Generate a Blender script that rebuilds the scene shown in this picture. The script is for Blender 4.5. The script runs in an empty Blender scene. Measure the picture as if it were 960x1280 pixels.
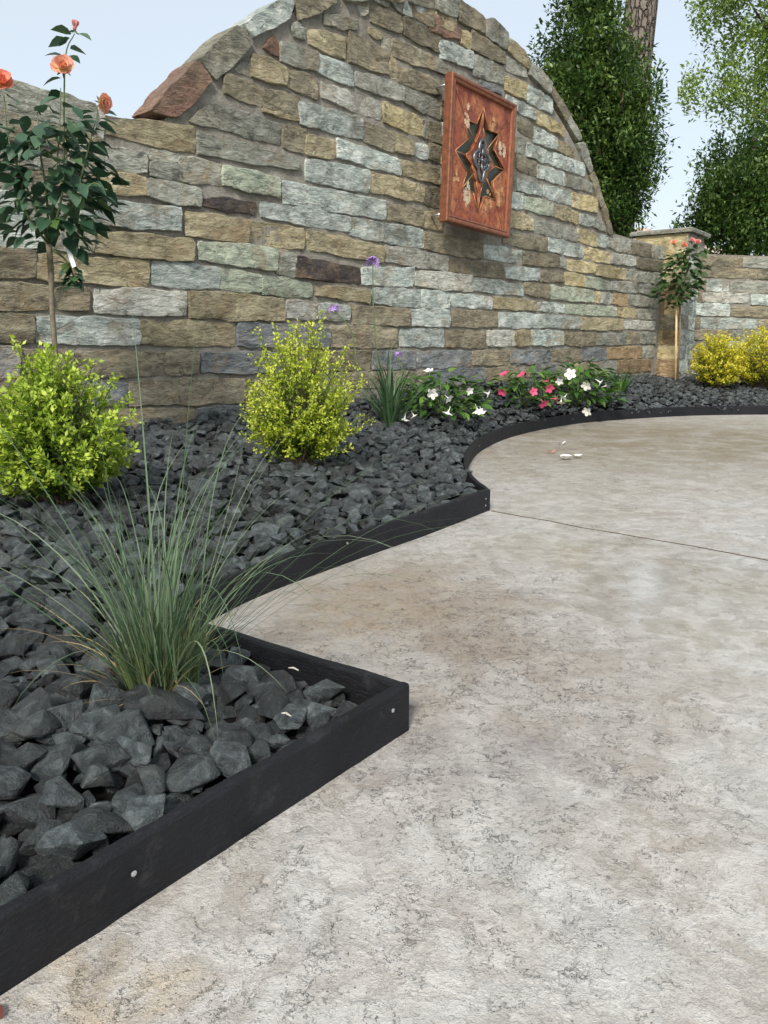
import bpy, bmesh, math, random
import numpy as np
from mathutils import Vector, Matrix, Euler

random.seed(7); RNG = np.random.default_rng(7)
SC = bpy.context.scene
COL = SC.collection
R = math.radians

# ------------------------------------------------------------------ camera, sky, sun, exposure
cd = bpy.data.cameras.new('camera'); cam = bpy.data.objects.new('camera', cd); COL.objects.link(cam)
cam.location = (0, 0, 0.72); cam.rotation_euler = (R(90-12.3), 0, 0)
cd.sensor_width = 36; cd.lens = 27.03; cd.clip_start = 0.05; cd.clip_end = 1500
SC.camera = cam

SUN_AZ, SUN_EL = R(-166), R(40)      # azimuth clockwise from +Y: behind the camera, to its left
world = bpy.data.worlds.new('World'); SC.world = world; world.use_nodes = True
wn = world.node_tree.nodes; wl = world.node_tree.links; wn.clear()
sky = wn.new('ShaderNodeTexSky'); sky.sky_type = 'NISHITA'; sky.sun_disc = False
sky.sun_elevation = SUN_EL; sky.sun_rotation = SUN_AZ
sky.air_density = 1.0; sky.dust_density = 3.0; sky.ozone_density = 1.0
bg = wn.new('ShaderNodeBackground'); bg.inputs['Strength'].default_value = 0.15
wo = wn.new('ShaderNodeOutputWorld')
veil = wn.new('ShaderNodeMix'); veil.data_type = 'RGBA'; veil.inputs[0].default_value = .70     # an even thin overcast over the blue
veil.inputs[7].default_value = (2.95, 3.14, 3.18, 1)
wl.new(sky.outputs[0], veil.inputs[6]); wl.new(veil.outputs[2], bg.inputs['Color']); wl.new(bg.outputs[0], wo.inputs['Surface'])
sd = bpy.data.lights.new('sun', 'SUN'); sd.energy = 2.1; sd.angle = R(10); sd.color = (1.0, 0.94, 0.85)
sun = bpy.data.objects.new('sun', sd); COL.objects.link(sun)
sv = Vector((math.sin(SUN_AZ)*math.cos(SUN_EL), math.cos(SUN_AZ)*math.cos(SUN_EL), math.sin(SUN_EL)))
sun.rotation_euler = sv.to_track_quat('Z', 'Y').to_euler()
SC.view_settings.view_transform = 'Standard'; SC.view_settings.look = 'None'
SC.view_settings.exposure = 0.9; SC.view_settings.gamma = 1.0

# ---- plan of the place (metres): border of the bed, the big wall, bed height ----
WALL_DIR = (0.6626, 0.7490); WALL_NRM = (0.7490, -0.6626); WALL_FOOT = (-2.8836, 2.5510)
EDGE_FRONT = [(-1.6, -0.752), (0.049, 1.348)]
EDGE_RETURN = [(0.049, 1.348), (-0.289, 1.585), (-0.531, 1.763)]
EDGE_MID = [(-0.531, 1.763), (-0.377, 2.12), (-0.124, 2.493), (0.15, 2.862), (0.469, 3.336)]
EDGE_FAR = [(0.469, 3.336), (0.437, 3.70), (0.450, 4.10), (0.531, 4.70), (0.70, 5.36), (1.04, 6.14), (1.60, 6.94), (2.18, 7.45), (3.13, 7.95), (4.03, 8.10), (5.5, 8.12), (8.0, 8.0)]
def _seg_d(px, py, a, b):
    dx, dy = b[0]-a[0], b[1]-a[1]
    t = max(0.0, min(1.0, ((px-a[0])*dx+(py-a[1])*dy)/(dx*dx+dy*dy)))
    return ((px-a[0]-t*dx)**2+(py-a[1]-t*dy)**2)**.5
EDGE_ALL = EDGE_FRONT + EDGE_RETURN[1:] + EDGE_MID[1:] + EDGE_FAR[1:]
def border_d(x, y):
    return min(_seg_d(x, y, EDGE_ALL[i], EDGE_ALL[i+1]) for i in range(len(EDGE_ALL)-1))
def wall_d(x, y):
    d = (x-WALL_FOOT[0])*WALL_NRM[0] + (y-WALL_FOOT[1])*WALL_NRM[1]
    d2 = -((x-3.85)*0.2588 + (y-9.84)*-0.9659) * -1.0
    return min(d, d2)
def lerp(x, pts):
    if x <= pts[0][0]: return pts[0][1]
    for (a, va), (b, vb) in zip(pts, pts[1:]):
        if x <= b: return va + (vb-va)*(x-a)/(b-a)
    return pts[-1][1]
def bed_z(x, y):
    u = (x-WALL_FOOT[0])*WALL_DIR[0] + (y-WALL_FOOT[1])*WALL_DIR[1]
    hw = lerp(u, [(0, .29), (2.3, .285), (4.0, .33), (5.9, .40), (7.6, .38), (9.4, .335), (14, .33)])
    b = border_d(x, y); w = max(0.0, wall_d(x, y))
    t = b/(b+w+1e-6)
    t = t**0.85
    return 0.045 + (hw-0.045)*t

WU = Vector((WALL_DIR[0], WALL_DIR[1], 0)); WN = Vector((WALL_NRM[0], WALL_NRM[1], 0)); WF = Vector((WALL_FOOT[0], WALL_FOOT[1], 0))

# ------------------------------------------------------------------ helpers
def tag(o, label=None, cat=None, group=None, kind=None):
    if label: o['label'] = label
    if cat: o['category'] = cat
    if group: o['group'] = group
    if kind: o['kind'] = kind
    return o
def empty(name, loc, label=None, cat=None, group=None):
    o = bpy.data.objects.new(name, None); o.empty_display_size = 0.1; o.location = loc
    COL.objects.link(o); tag(o, label, cat, group); return o
def link(name, me, parent=None, mat=None, loc=None, rot=None, scale=None):
    o = bpy.data.objects.new(name, me); COL.objects.link(o)
    if mat is not None and not me.materials: me.materials.append(mat)
    if parent is not None: o.parent = parent
    if loc is not None: o.location = loc
    if rot is not None: o.rotation_euler = rot
    if scale is not None: o.scale = (scale,)*3 if not hasattr(scale, '__len__') else scale
    return o
def mesh(name, verts, faces, mat=None, smooth=False):
    me = bpy.data.meshes.new(name); me.from_pydata([tuple(v) for v in verts], [], faces); me.update()
    if mat is not None: me.materials.append(mat)
    if smooth: me.polygons.foreach_set('use_smooth', [True]*len(me.polygons))
    return me
class MB:
    def __init__(s): s.v = []; s.f = []
    def add(s, vs, fs):
        n = len(s.v); s.v += [tuple(v) for v in vs]; s.f += [tuple(i+n for i in f) for f in fs]
    def box(s, x0, y0, z0, x1, y1, z1):
        s.add([(x0,y0,z0),(x1,y0,z0),(x1,y1,z0),(x0,y1,z0),(x0,y0,z1),(x1,y0,z1),(x1,y1,z1),(x0,y1,z1)],
              [(0,3,2,1),(4,5,6,7),(0,1,5,4),(1,2,6,5),(2,3,7,6),(3,0,4,7)])
    def tube(s, pts, rad, n=6, cap=True):
        pts = [Vector(p) for p in pts]
        if not hasattr(rad, '__len__'): rad = [rad]*len(pts)
        rings = []; prev = None
        for i, p in enumerate(pts):
            t = (pts[min(i+1, len(pts)-1)] - pts[max(i-1, 0)]).normalized()
            if prev is None:
                a = Vector((0,0,1)) if abs(t.z) < .9 else Vector((1,0,0)); x = t.cross(a).normalized()
            else:
                x = (prev - t*prev.dot(t)).normalized()
            prev = x; y = t.cross(x)
            rings.append([p + (x*math.cos(2*math.pi*k/n) + y*math.sin(2*math.pi*k/n))*rad[i] for k in range(n)])
        vs = [v for r in rings for v in r]; fs = []
        for i in range(len(pts)-1):
            for k in range(n):
                fs.append((i*n+k, i*n+(k+1) % n, (i+1)*n+(k+1) % n, (i+1)*n+k))
        if cap: fs.append(tuple(range(n-1, -1, -1))); fs.append(tuple((len(pts)-1)*n+k for k in range(n)))
        s.add(vs, fs)
    def build(s, name, mat, parent=None, smooth=False, loc=None):
        return link(name, mesh(name, s.v, s.f, mat, smooth), parent, loc=loc)
def catmull(pts, k=8):
    P = [Vector(p) for p in pts]; P = [P[0]*2-P[1]] + P + [P[-1]*2-P[-2]]; out = []
    for i in range(1, len(P)-2):
        for j in range(k):
            t = j/k
            out.append(0.5*((2*P[i]) + (P[i+1]-P[i-1])*t + (2*P[i-1]-5*P[i]+4*P[i+1]-P[i+2])*t*t + (3*P[i]-P[i-1]-3*P[i+1]+P[i+2])*t**3))
    out.append(P[-2]); return out
def rnd(a, b): return random.uniform(a, b)

# ------------------------------------------------------------------ materials
class NT:
    def __init__(s, name):
        s.m = bpy.data.materials.new(name); s.m.use_nodes = True
        s.n = s.m.node_tree.nodes; s.l = s.m.node_tree.links; s.n.clear()
        s.out = s.n.new('ShaderNodeOutputMaterial'); s.b = s.n.new('ShaderNodeBsdfPrincipled')
        s.l.new(s.b.outputs[0], s.out.inputs[0])
    def new(s, t, **kw):
        n = s.n.new(t)
        for k, v in kw.items(): setattr(n, k, v)
        return n
    def set(s, sock, v):
        if isinstance(v, bpy.types.NodeSocket): s.l.new(v, sock)
        elif v is not None:
            if sock.type == 'RGBA' and len(v) == 3: v = (*v, 1)
            sock.default_value = v
    def pos(s): return s.new('ShaderNodeNewGeometry').outputs['Position']
    def noise(s, vec, scale, detail=4, rough=.55, dist=0.0, out='Fac'):
        n = s.new('ShaderNodeTexNoise'); s.set(n.inputs['Vector'], vec); n.inputs['Scale'].default_value = scale
        n.inputs['Detail'].default_value = detail; n.inputs['Roughness'].default_value = rough; n.inputs['Distortion'].default_value = dist
        return n.outputs[out]
    def ramp(s, fac, stops, interp='LINEAR'):
        n = s.new('ShaderNodeValToRGB'); s.set(n.inputs[0], fac); cr = n.color_ramp; cr.interpolation = interp
        while len(cr.elements) < len(stops): cr.elements.new(.5)
        for e, (p, c) in zip(cr.elements, stops):
            e.position = p; e.color = (*c, 1) if hasattr(c, '__len__') else (c, c, c, 1)
        return n.outputs[0]
    def mix(s, fac, a, b, mode='MIX'):
        n = s.new('ShaderNodeMix', data_type='RGBA', blend_type=mode)
        s.set(n.inputs[0], fac); s.set(n.inputs[6], a); s.set(n.inputs[7], b); return n.outputs[2]
    def math(s, op, a, b=None, clamp=False):
        n = s.new('ShaderNodeMath', operation=op, use_clamp=clamp); s.set(n.inputs[0], a); s.set(n.inputs[1], b); return n.outputs[0]
    def vmath(s, op, a, b):
        n = s.new('ShaderNodeVectorMath', operation=op); s.set(n.inputs[0], a)
        if isinstance(b, (int, float)): n.inputs['Scale'].default_value = b
        else: s.set(n.inputs[1], b)
        return n.outputs[0]
    def rand(s): return s.new('ShaderNodeObjectInfo').outputs['Random']
    def attr(s, name): return s.new('ShaderNodeAttribute', attribute_name=name).outputs['Fac']
    def bump(s, h, strength=.5, dist=.01, normal=None):
        n = s.new('ShaderNodeBump'); n.inputs['Strength'].default_value = strength; n.inputs['Distance'].default_value = dist
        s.set(n.inputs['Height'], h)
        if normal is not None: s.set(n.inputs['Normal'], normal)
        return n.outputs[0]
    def fin(s, color, rough=.8, bump=None, spec=.3):
        s.set(s.b.inputs['Base Color'], color); s.set(s.b.inputs['Roughness'], rough)
        s.set(s.b.inputs['Specular IOR Level'], spec)
        if bump is not None: s.l.new(bump, s.b.inputs['Normal'])
        return s.m

def mul(c, k): return tuple(min(1, x*k) for x in c)
def stone_mat(name, c, alt, dirt=0.5):
    t = NT(name); p = t.pos(); rn = t.rand()
    off = t.new('ShaderNodeCombineXYZ'); t.set(off.inputs[0], t.math('MULTIPLY', rn, 37.0)); t.set(off.inputs[1], t.math('MULTIPLY', rn, 91.0)); t.set(off.inputs[2], t.math('MULTIPLY', rn, 17.0))
    q = t.vmath('ADD', p, off.outputs[0])
    mp = t.new('ShaderNodeMapping'); t.set(mp.inputs[0], q); mp.inputs['Scale'].default_value = (1, 1, 2.7)   # bedding runs level
    lay = mp.outputs[0]
    big = t.noise(lay, 5.0, 6, .62, .9); fine = t.noise(lay, 15, 8, .72, .6); grit = t.noise(p, 190, 3, .65)
    col = t.ramp(big, [(.30, mul(c, .66)), (.46, c), (.60, alt), (.76, mul(alt, 1.2))])
    col = t.mix(t.ramp(fine, [(.48, 0.0), (.66, .55)]), col, mul(alt, 1.4), 'MIX')
    col = t.mix(t.ramp(fine, [(.34, .6), (.46, 0.0)]), col, mul(c, .5))
    cl = t.noise(lay, 4.2, 6, .6, .8); cleft = t.math('MULTIPLY', t.ramp(cl, [(.484, 0.0), (.497, 1.0), (.51, 0.0)]), t.ramp(t.noise(q, 7, 2), [(.45, 0.0), (.58, 1.0)]))
    col = t.mix(t.math('MULTIPLY', cleft, .8), col, (.05,.045,.038))
    sz_ = t.new('ShaderNodeSeparateXYZ'); t.set(sz_.inputs[0], p)
    st = t.math('ADD', t.noise(p, 1.9, 6, .7, 1.2), t.math('MULTIPLY', t.math('SUBTRACT', sz_.outputs[2], 1.5), .045)); st2 = t.noise(q, 9, 7, .75, .8); rust = t.noise(q, 4.2, 6, .7, 1.0)
    col = t.mix(t.ramp(rust, [(.52, 0.0), (.66, .6)]), col, (.23,.165,.095))
    col = t.mix(t.math('MULTIPLY', t.ramp(st, [(.50, 0.0), (.66, 1.0)]), dirt), col, (.078,.075,.058))
    col = t.mix(t.ramp(st2, [(.57, 0.0), (.70, .6)]), col, (.095,.09,.068))
    col = t.mix(t.ramp(t.noise(q, 21, 6, .75), [(.62, 0.0), (.72, .55)]), col, (.48,.49,.44))
    hs = t.new('ShaderNodeHueSaturation'); t.set(hs.inputs['Color'], col); hs.inputs['Saturation'].default_value = .97
    t.set(hs.inputs['Value'], t.math('ADD', t.math('MULTIPLY', rn, .50), .98))
    col = hs.outputs[0]
    h = t.math('SUBTRACT', t.math('ADD', t.math('MULTIPLY', fine, 1.3), t.math('MULTIPLY', grit, .22)), t.math('MULTIPLY', cleft, .5))
    h = t.math('ADD', h, t.math('MULTIPLY', t.noise(lay, 15, 5, .65, .5), 1.5))
    return t.fin(col, .9, t.bump(h, .75, .015), .25)
STONE = {
 'b': stone_mat('bluestone', (.275,.32,.30), (.42,.455,.42)),
 'g': stone_mat('green_sandstone', (.26,.30,.235), (.33,.36,.28)),
 't': stone_mat('tan_sandstone', (.245,.212,.132), (.33,.295,.195)),
 'n': stone_mat('brown_sandstone', (.155,.138,.098), (.235,.212,.15)),
 'd': stone_mat('dark_ironstone', (.055,.05,.05), (.10,.075,.062)),
 'y': stone_mat('yellow_sandstone', (.37,.305,.155), (.45,.40,.25)),  # near the right end it also stands in for warm sun on the stone
 'r': stone_mat('red_sandstone', (.17,.095,.07), (.22,.135,.10)),
 's': stone_mat('slate_blue_stone', (.135,.15,.16), (.19,.205,.205)),
 'k': stone_mat('grey_sandstone', (.20,.205,.172), (.275,.285,.25)),
 'c': stone_mat('pale_sandstone', (.30,.30,.26), (.38,.385,.35)),
 'o': stone_mat('sunlit_ochre_sandstone', (.23,.16,.085), (.29,.22,.13)),  # warm sun at the wall's right end and pier put into the colour
 'm': stone_mat('mixed_sandstone', (.20,.192,.15), (.26,.258,.212)),
}
def mk_mortar():
    t = NT('mortar'); p = t.pos()
    a = t.noise(p, 6, 7, .7, .6); g = t.noise(p, 110, 5, .75); b = t.noise(p, 25, 6, .7)
    col = t.ramp(a, [(.3, (.19,.175,.145)), (.5, (.31,.29,.25)), (.74, (.46,.44,.40))])
    col = t.mix(t.ramp(b, [(.5, 0.0), (.75, .6)]), col, (.15,.135,.11))
    return t.fin(col, .95, t.bump(t.math('ADD', g, t.math('MULTIPLY', b, 1.6)), 1.0, .016), .2)
MORTAR = mk_mortar()
def mk_patio():
    t = NT('stamped_concrete'); p = t.pos()
    w = t.noise(p, 5.5, 4, .6, 0, 'Color'); w = t.vmath('SUBTRACT', w, (.5,.5,.5)); w = t.vmath('SCALE', w, .22)
    w2 = t.noise(p, 30, 4, .7, 0, 'Color'); w2 = t.vmath('SUBTRACT', w2, (.5,.5,.5)); w2 = t.vmath('SCALE', w2, .085)
    q = t.vmath('ADD', t.vmath('ADD', p, w), w2)
    def crack(scale, width, soft):
        v = t.new('ShaderNodeTexVoronoi', feature='DISTANCE_TO_EDGE'); t.set(v.inputs['Vector'], q); v.inputs['Scale'].default_value = scale
        return t.ramp(v.outputs['Distance'], [(width, 1.0), (width+soft, 0.0)])
    def blob(cx, cy, rx, ry):
        s_ = t.new('ShaderNodeVectorMath', operation='SUBTRACT'); t.set(s_.inputs[0], t.vmath('ADD', p, t.vmath('SCALE', w, 2.2))); s_.inputs[1].default_value = (cx, cy, 0)
        m_ = t.new('ShaderNodeVectorMath', operation='MULTIPLY'); t.set(m_.inputs[0], s_.outputs[0]); m_.inputs[1].default_value = (1/rx, 1/ry, 0)
        l_ = t.new('ShaderNodeVectorMath', operation='LENGTH'); t.set(l_.inputs[0], m_.outputs[0])
        return t.ramp(l_.outputs['Value'], [(.25, 1.0), (1.0, 0.0)])
    dens = t.math('MAXIMUM', blob(.28, 1.75, .55, 1.05), t.math('MAXIMUM', t.math('MULTIPLY', blob(.12, 1.0, .42, .40), .9), t.math('MULTIPLY', blob(-.2, .75, .5, .3), .75)))
    dens = t.math('MAXIMUM', dens, t.math('MULTIPLY', blob(1.1, 1.1, .35, .5), .55))
    def mask(scale, lo, w_, det=5, ro=.65):      # patchy; the threshold drops where the relief is dense
        n_ = t.math('ADD', t.noise(p, scale, det, ro), t.math('MULTIPLY', t.math('SUBTRACT', dens, .40), .135))
        return t.ramp(n_, [(lo, 0.0), (lo+w_, 1.0)])
    def terrace(scale, steps, width):      # thin flakes: broken contour edges with a small drop at each
        x = t.math('MULTIPLY', t.noise(q, scale, 7, .62, .35), steps); fr = t.math('FRACT', x)
        return t.ramp(fr, [(0.0, 1.0), (width, .9), (width*1.8, 0.0)]), t.math('DIVIDE', t.math('FLOOR', x), steps)
    e1, s1 = terrace(4.5, 11.0, .05); e2, s2 = terrace(11.0, 8.0, .055)
    b1 = mask(5.5, .50, .10); b2 = mask(12, .53, .07); b3 = t.ramp(t.noise(p, 31, 4, .7), [(.47, 0.0), (.56, 1.0)]); b4 = t.ramp(t.noise(p, 18, 4, .7), [(.46, 0.0), (.54, 1.0)])
    c1 = t.math('MULTIPLY', e1, t.math('MULTIPLY', b1, b4)); c2 = t.math('MULTIPLY', e2, t.math('MULTIPLY', b2, b3))
    pit = t.math('MULTIPLY', t.ramp(t.noise(p, 85, 4, .7), [(.64, 0.0), (.69, 1.0)]), mask(9, .51, .08))
    cr = t.math('MAXIMUM', t.math('MAXIMUM', t.math('MULTIPLY', c1, .95), c2), t.math('MULTIPLY', pit, .7))
    big = t.noise(p, .75, 4, .55, .3); med = t.noise(p, 3.3, 6, .65, .5); sm = t.noise(q, 14, 5, .7)
    col = t.ramp(big, [(.30, (.335,.312,.275)), (.48, (.385,.372,.348)), (.65, (.44,.435,.42))])
    col = t.mix(t.ramp(med, [(.42, 0.0), (.68, .55)]), col, (.30,.25,.19))
    col = t.mix(t.ramp(sm, [(.42, 0.0), (.60, .6)]), col, (.58,.57,.545))
    # dark walked-in stain beside the front corner, browner area by the far edging
    col = t.mix(t.math('MULTIPLY', blob(.20, 1.85, .66, .95), t.ramp(med, [(.33, .15), (.60, .70)])), col, (.215,.165,.12))
    col = t.mix(t.math('MULTIPLY', blob(-.05, 2.1, .45, .55), t.ramp(sm, [(.36, .1), (.60, .75)])), col, (.27,.205,.13))
    col = t.mix(t.math('MULTIPLY', blob(.20, 1.22, .26, .18), t.ramp(med, [(.38, 0.0), (.6, .6)])), col, (.19,.18,.20))
    col = t.mix(t.math('MULTIPLY', blob(2.2, 5.9, 3.2, 2.7), t.ramp(med, [(.30, .3), (.58, .92)])), col, (.235,.20,.135))
    col = t.mix(t.math('MULTIPLY', blob(-.30, .74, .10, .08), .35), col, (.50,.36,.18))
    col = t.mix(t.math('MULTIPLY', cr, t.ramp(t.noise(p, 2.2, 3), [(.35, .55), (.6, .95)])), col, (.035,.029,.025))
    h = t.math('SUBTRACT', t.math('ADD', t.math('MULTIPLY', med, .8), t.math('MULTIPLY', sm, .5)), t.math('MULTIPLY', cr, .8))
    h = t.math('ADD', t.math('ADD', h, t.math('MULTIPLY', t.noise(q, 45, 4, .7), .25)), t.math('ADD', t.math('MULTIPLY', s1, 1.6), t.math('MULTIPLY', s2, .7)))
    wet = t.math('MULTIPLY', blob(.80, 2.6, .60, 1.4), t.ramp(med, [(.34, 0.0), (.54, 1.0)]))
    rough = t.math('SUBTRACT', t.math('ADD', .46, t.math('MULTIPLY', sm, .25)), t.math('MULTIPLY', wet, .40))
    bp = t.new('ShaderNodeBump'); bp.inputs['Distance'].default_value = .016; t.set(bp.inputs['Height'], h)
    t.set(bp.inputs['Strength'], t.math('SUBTRACT', .9, t.math('MULTIPLY', wet, .65)))
    t.set(t.b.inputs['Coat Weight'], t.math('MULTIPLY', wet, .9)); t.b.inputs['Coat Roughness'].default_value = .10
    return t.fin(col, rough, bp.outputs[0], .6)
PATIO = mk_patio()
def mk_rock():
    t = NT('dark_rock'); tc = t.new('ShaderNodeTexCoord').outputs['Object']; rn = t.rand(); p = t.pos()
    a = t.noise(p, 34, 7, .75, .5); g = t.noise(p, 260, 3, .7)
    col = t.ramp(a, [(.34, (.010,.0125,.014)), (.48, (.030,.037,.040)), (.58, (.062,.075,.079)), (.72, (.14,.16,.165))])
    col = t.mix(t.ramp(t.noise(p, 9, 3), [(.55, 0.0), (.7, .5)]), col, (.06,.065,.058))
    col = t.mix(t.ramp(g, [(.6, 0.0), (.72, .35)]), col, (.15,.165,.165))
    hs = t.new('ShaderNodeHueSaturation'); t.set(hs.inputs['Color'], col); t.set(hs.inputs['Value'], t.math('ADD', t.math('MULTIPLY', t.attr('tint'), 1.35), .40))
    return t.fin(hs.outputs[0], t.ramp(a, [(.4, .44), (.7, .30)]), t.bump(t.math('ADD', t.math('MULTIPLY', a, 1.6), t.math('MULTIPLY', g, .5)), .9, .010), .6)
ROCK = mk_rock()
def mk_soil():
    t = NT('dark_soil'); p = t.pos(); a = t.noise(p, 30, 5)
    return t.fin(t.ramp(a, [(.3, (.004,.004,.004)), (.7, (.012,.0115,.011))]), 1, t.bump(a, .6, .02), .1)
SOIL = mk_soil()
def mk_grass():
    t = NT('lawn'); p = t.pos(); a = t.noise(p, .6, 5); b = t.noise(p, 40, 4)
    return t.fin(t.mix(b, t.ramp(a, [(.3, (.04,.075,.02)), (.7, (.07,.105,.03))]), (.03,.05,.015)), .95, t.bump(b, .8, .03), .1)
LAWN = mk_grass()
def mk_edging():
    t = NT('black_composite'); p = t.pos()
    mp = t.new('ShaderNodeMapping'); t.set(mp.inputs[0], p); mp.inputs['Scale'].default_value = (1, 1, 4)
    a = t.noise(mp.outputs[0], 45, 5, .7); b = t.noise(p, 6, 4, .6); g = t.noise(p, 170, 3, .7)
    col = t.ramp(b, [(.3, (.005,.0055,.007)), (.7, (.011,.012,.016))])
    col = t.mix(t.ramp(a, [(.55, 0.0), (.75, .5)]), col, (.026,.029,.036))
    col = t.mix(t.ramp(t.noise(p, 14, 6, .75, .6), [(.58, 0.0), (.74, .35)]), col, (.075,.075,.075))
    return t.fin(col, t.ramp(a, [(.3, .5), (.7, .75)]), t.bump(t.math('ADD', a, t.math('MULTIPLY', g, .5)), .7, .005), .28)
EDGING = mk_edging()
def plain(name, c, rough=.6, metal=0.0, var=.25, scale=40, spec=.4):
    t = NT(name); n = t.noise(t.pos(), scale, 4, .6)
    m = t.fin(t.ramp(n, [(.3, mul(c, 1-var)), (.7, mul(c, 1+var))]), rough, t.bump(n, .25, .003), spec)
    t.b.inputs['Metallic'].default_value = metal; return m
STEEL = plain('galvanised_steel', (.55,.57,.58), .35, .9)
def leaf_mat(name, stops, rough=.5, trans=.35, spec=.4, objrand=False, axis=None):
    t = NT(name)
    f = t.rand() if objrand else t.attr('tint')
    n = t.noise(t.pos(), 60, 2)
    f2 = t.math('ADD', f, t.math('MULTIPLY', t.math('SUBTRACT', n, .5), .25), True)
    col = t.ramp(f2, stops)
    t.fin(col, rough, None, spec)
    if trans > 0:
        tr = t.new('ShaderNodeBsdfTranslucent'); t.set(tr.inputs['Color'], t.mix(.6, col, (.35,.5,.06), 'SCREEN') if False else col)
        mx = t.new('ShaderNodeMixShader'); mx.inputs[0].default_value = trans
        t.l.new(t.b.outputs[0], mx.inputs[1]); t.l.new(tr.outputs[0], mx.inputs[2]); t.l.new(mx.outputs[0], t.out.inputs[0])
    return t.m
ROSE_LEAF = leaf_mat('rose_leaf', [(0, (.022,.060,.030)), (.45, (.045,.105,.060)), (.8, (.08,.15,.09)), (1, (.07,.13,.03))], .42, .22, .45, True)
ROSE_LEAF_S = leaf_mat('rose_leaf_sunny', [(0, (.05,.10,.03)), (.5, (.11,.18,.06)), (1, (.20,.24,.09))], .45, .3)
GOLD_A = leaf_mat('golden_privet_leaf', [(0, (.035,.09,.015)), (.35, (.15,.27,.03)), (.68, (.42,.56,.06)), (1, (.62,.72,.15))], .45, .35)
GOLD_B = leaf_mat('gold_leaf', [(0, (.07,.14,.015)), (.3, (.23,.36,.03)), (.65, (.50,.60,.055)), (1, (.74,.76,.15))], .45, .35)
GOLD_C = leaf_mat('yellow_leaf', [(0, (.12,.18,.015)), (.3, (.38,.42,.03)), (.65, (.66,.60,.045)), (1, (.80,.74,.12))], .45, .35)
BLUE_GRASS = leaf_mat('blue_grass_blade', [(0, (.05,.10,.04)), (.45, (.095,.165,.085)), (.8, (.165,.235,.145)), (1, (.27,.33,.20))], .5, .25, .35, True)
BLUE_GRASS_M = leaf_mat('grass_blade_base', [(0, (.07,.10,.035)), (.6, (.13,.17,.07)), (1, (.3,.27,.12))], .6, .2)
STRAW = leaf_mat('straw_blade', [(0, (.40,.30,.14)), (1, (.55,.45,.25))], .7, .2, .3, True)
STRAP = leaf_mat('strap_leaf', [(0, (.03,.07,.03)), (.6, (.06,.12,.055)), (1, (.12,.19,.09))], .4, .2, .4, True)
GLOSSY = leaf_mat('glossy_vine_leaf', [(0, (.025,.075,.015)), (.55, (.07,.17,.03)), (1, (.17,.30,.06))], .35, .25, .5, True)
HOLLY = leaf_mat('dark_tree_leaf', [(0, (.025,.06,.014)), (.5, (.062,.125,.026)), (.85, (.14,.22,.05)), (1, (.21,.31,.08))], .38, .28, .5)
MAPLE = leaf_mat('pale_tree_leaf', [(0, (.11,.18,.035)), (.5, (.22,.33,.07)), (1, (.33,.44,.12))], .5, .4)
TWIG = plain('brown_twig', (.10,.075,.05), .8)
STEMG = plain('green_stem', (.10,.15,.06), .6)
def mk_bark(name, c):
    t = NT(name); p = t.pos(); mp = t.new('ShaderNodeMapping'); t.set(mp.inputs[0], p); mp.inputs['Scale'].default_value = (1, 1, .28)
    v = t.new('ShaderNodeTexVoronoi', feature='DISTANCE_TO_EDGE'); t.set(v.inputs['Vector'], t.vmath('ADD', mp.outputs[0], t.vmath('SCALE', t.noise(p, 5, 3, .6, 0, 'Color'), .12))); v.inputs['Scale'].default_value = 11
    e = t.ramp(v.outputs['Distance'], [(.0, 0.0), (.16, 1.0)]); n = t.noise(mp.outputs[0], 22, 5, .7)
    col = t.mix(e, mul(c, .3), t.ramp(n, [(.3, mul(c, .7)), (.7, mul(c, 1.3))]))
    return t.fin(col, .95, t.bump(t.math('ADD', e, t.math('MULTIPLY', n, .5)), 1, .05), .15)
PINE_BARK = mk_bark('pine_bark', (.21,.18,.155)); TREE_BARK = mk_bark('tree_bark', (.13,.10,.08))
ROSE_STEM = plain('rose_stem', (.16,.14,.10), .75, 0, .35, 60)
def petal_mat(name, stops):
    t = NT(name); tc = t.new('ShaderNodeTexCoord').outputs['Object']
    l = t.new('ShaderNodeVectorMath', operation='LENGTH'); t.set(l.inputs[0], tc)
    n = t.noise(t.pos(), 90, 3)
    f = t.math('ADD', l.outputs['Value'], t.math('MULTIPLY', t.math('SUBTRACT', n, .5), .5))
    col = t.ramp(f, stops); t.fin(col, .55, None, .25)
    tr = t.new('ShaderNodeBsdfTranslucent'); t.set(tr.inputs['Color'], col)
    mx = t.new('ShaderNodeMixShader'); mx.inputs[0].default_value = .3
    t.l.new(t.b.outputs[0], mx.inputs[1]); t.l.new(tr.outputs[0], mx.inputs[2]); t.l.new(mx.outputs[0], t.out.inputs[0])
    return t.m
PETAL_PEACH = petal_mat('peach_petal', [(.1, (.85,.62,.25)), (.7, (.86,.56,.36)), (1.25, (.80,.36,.28))])
PETAL_CORAL = petal_mat('coral_petal', [(.1, (.84,.45,.18)), (.7, (.84,.38,.24)), (1.2, (.78,.26,.20))])
PETAL_PINK = petal_mat('pale_pink_petal', [(.1, (.75,.30,.25)), (1.0, (.78,.38,.38))])
PETAL_WHITE = plain('white_petal', (.80,.80,.76), .5, 0, .05)
PETAL_HOT = plain('hot_pink_petal', (.60,.085,.19), .5, 0, .15)
PETAL_LILAC = plain('lilac_petal', (.42,.28,.60), .5, 0, .15)
YELLOW = plain('flower_throat', (.75,.60,.12), .5)

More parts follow.
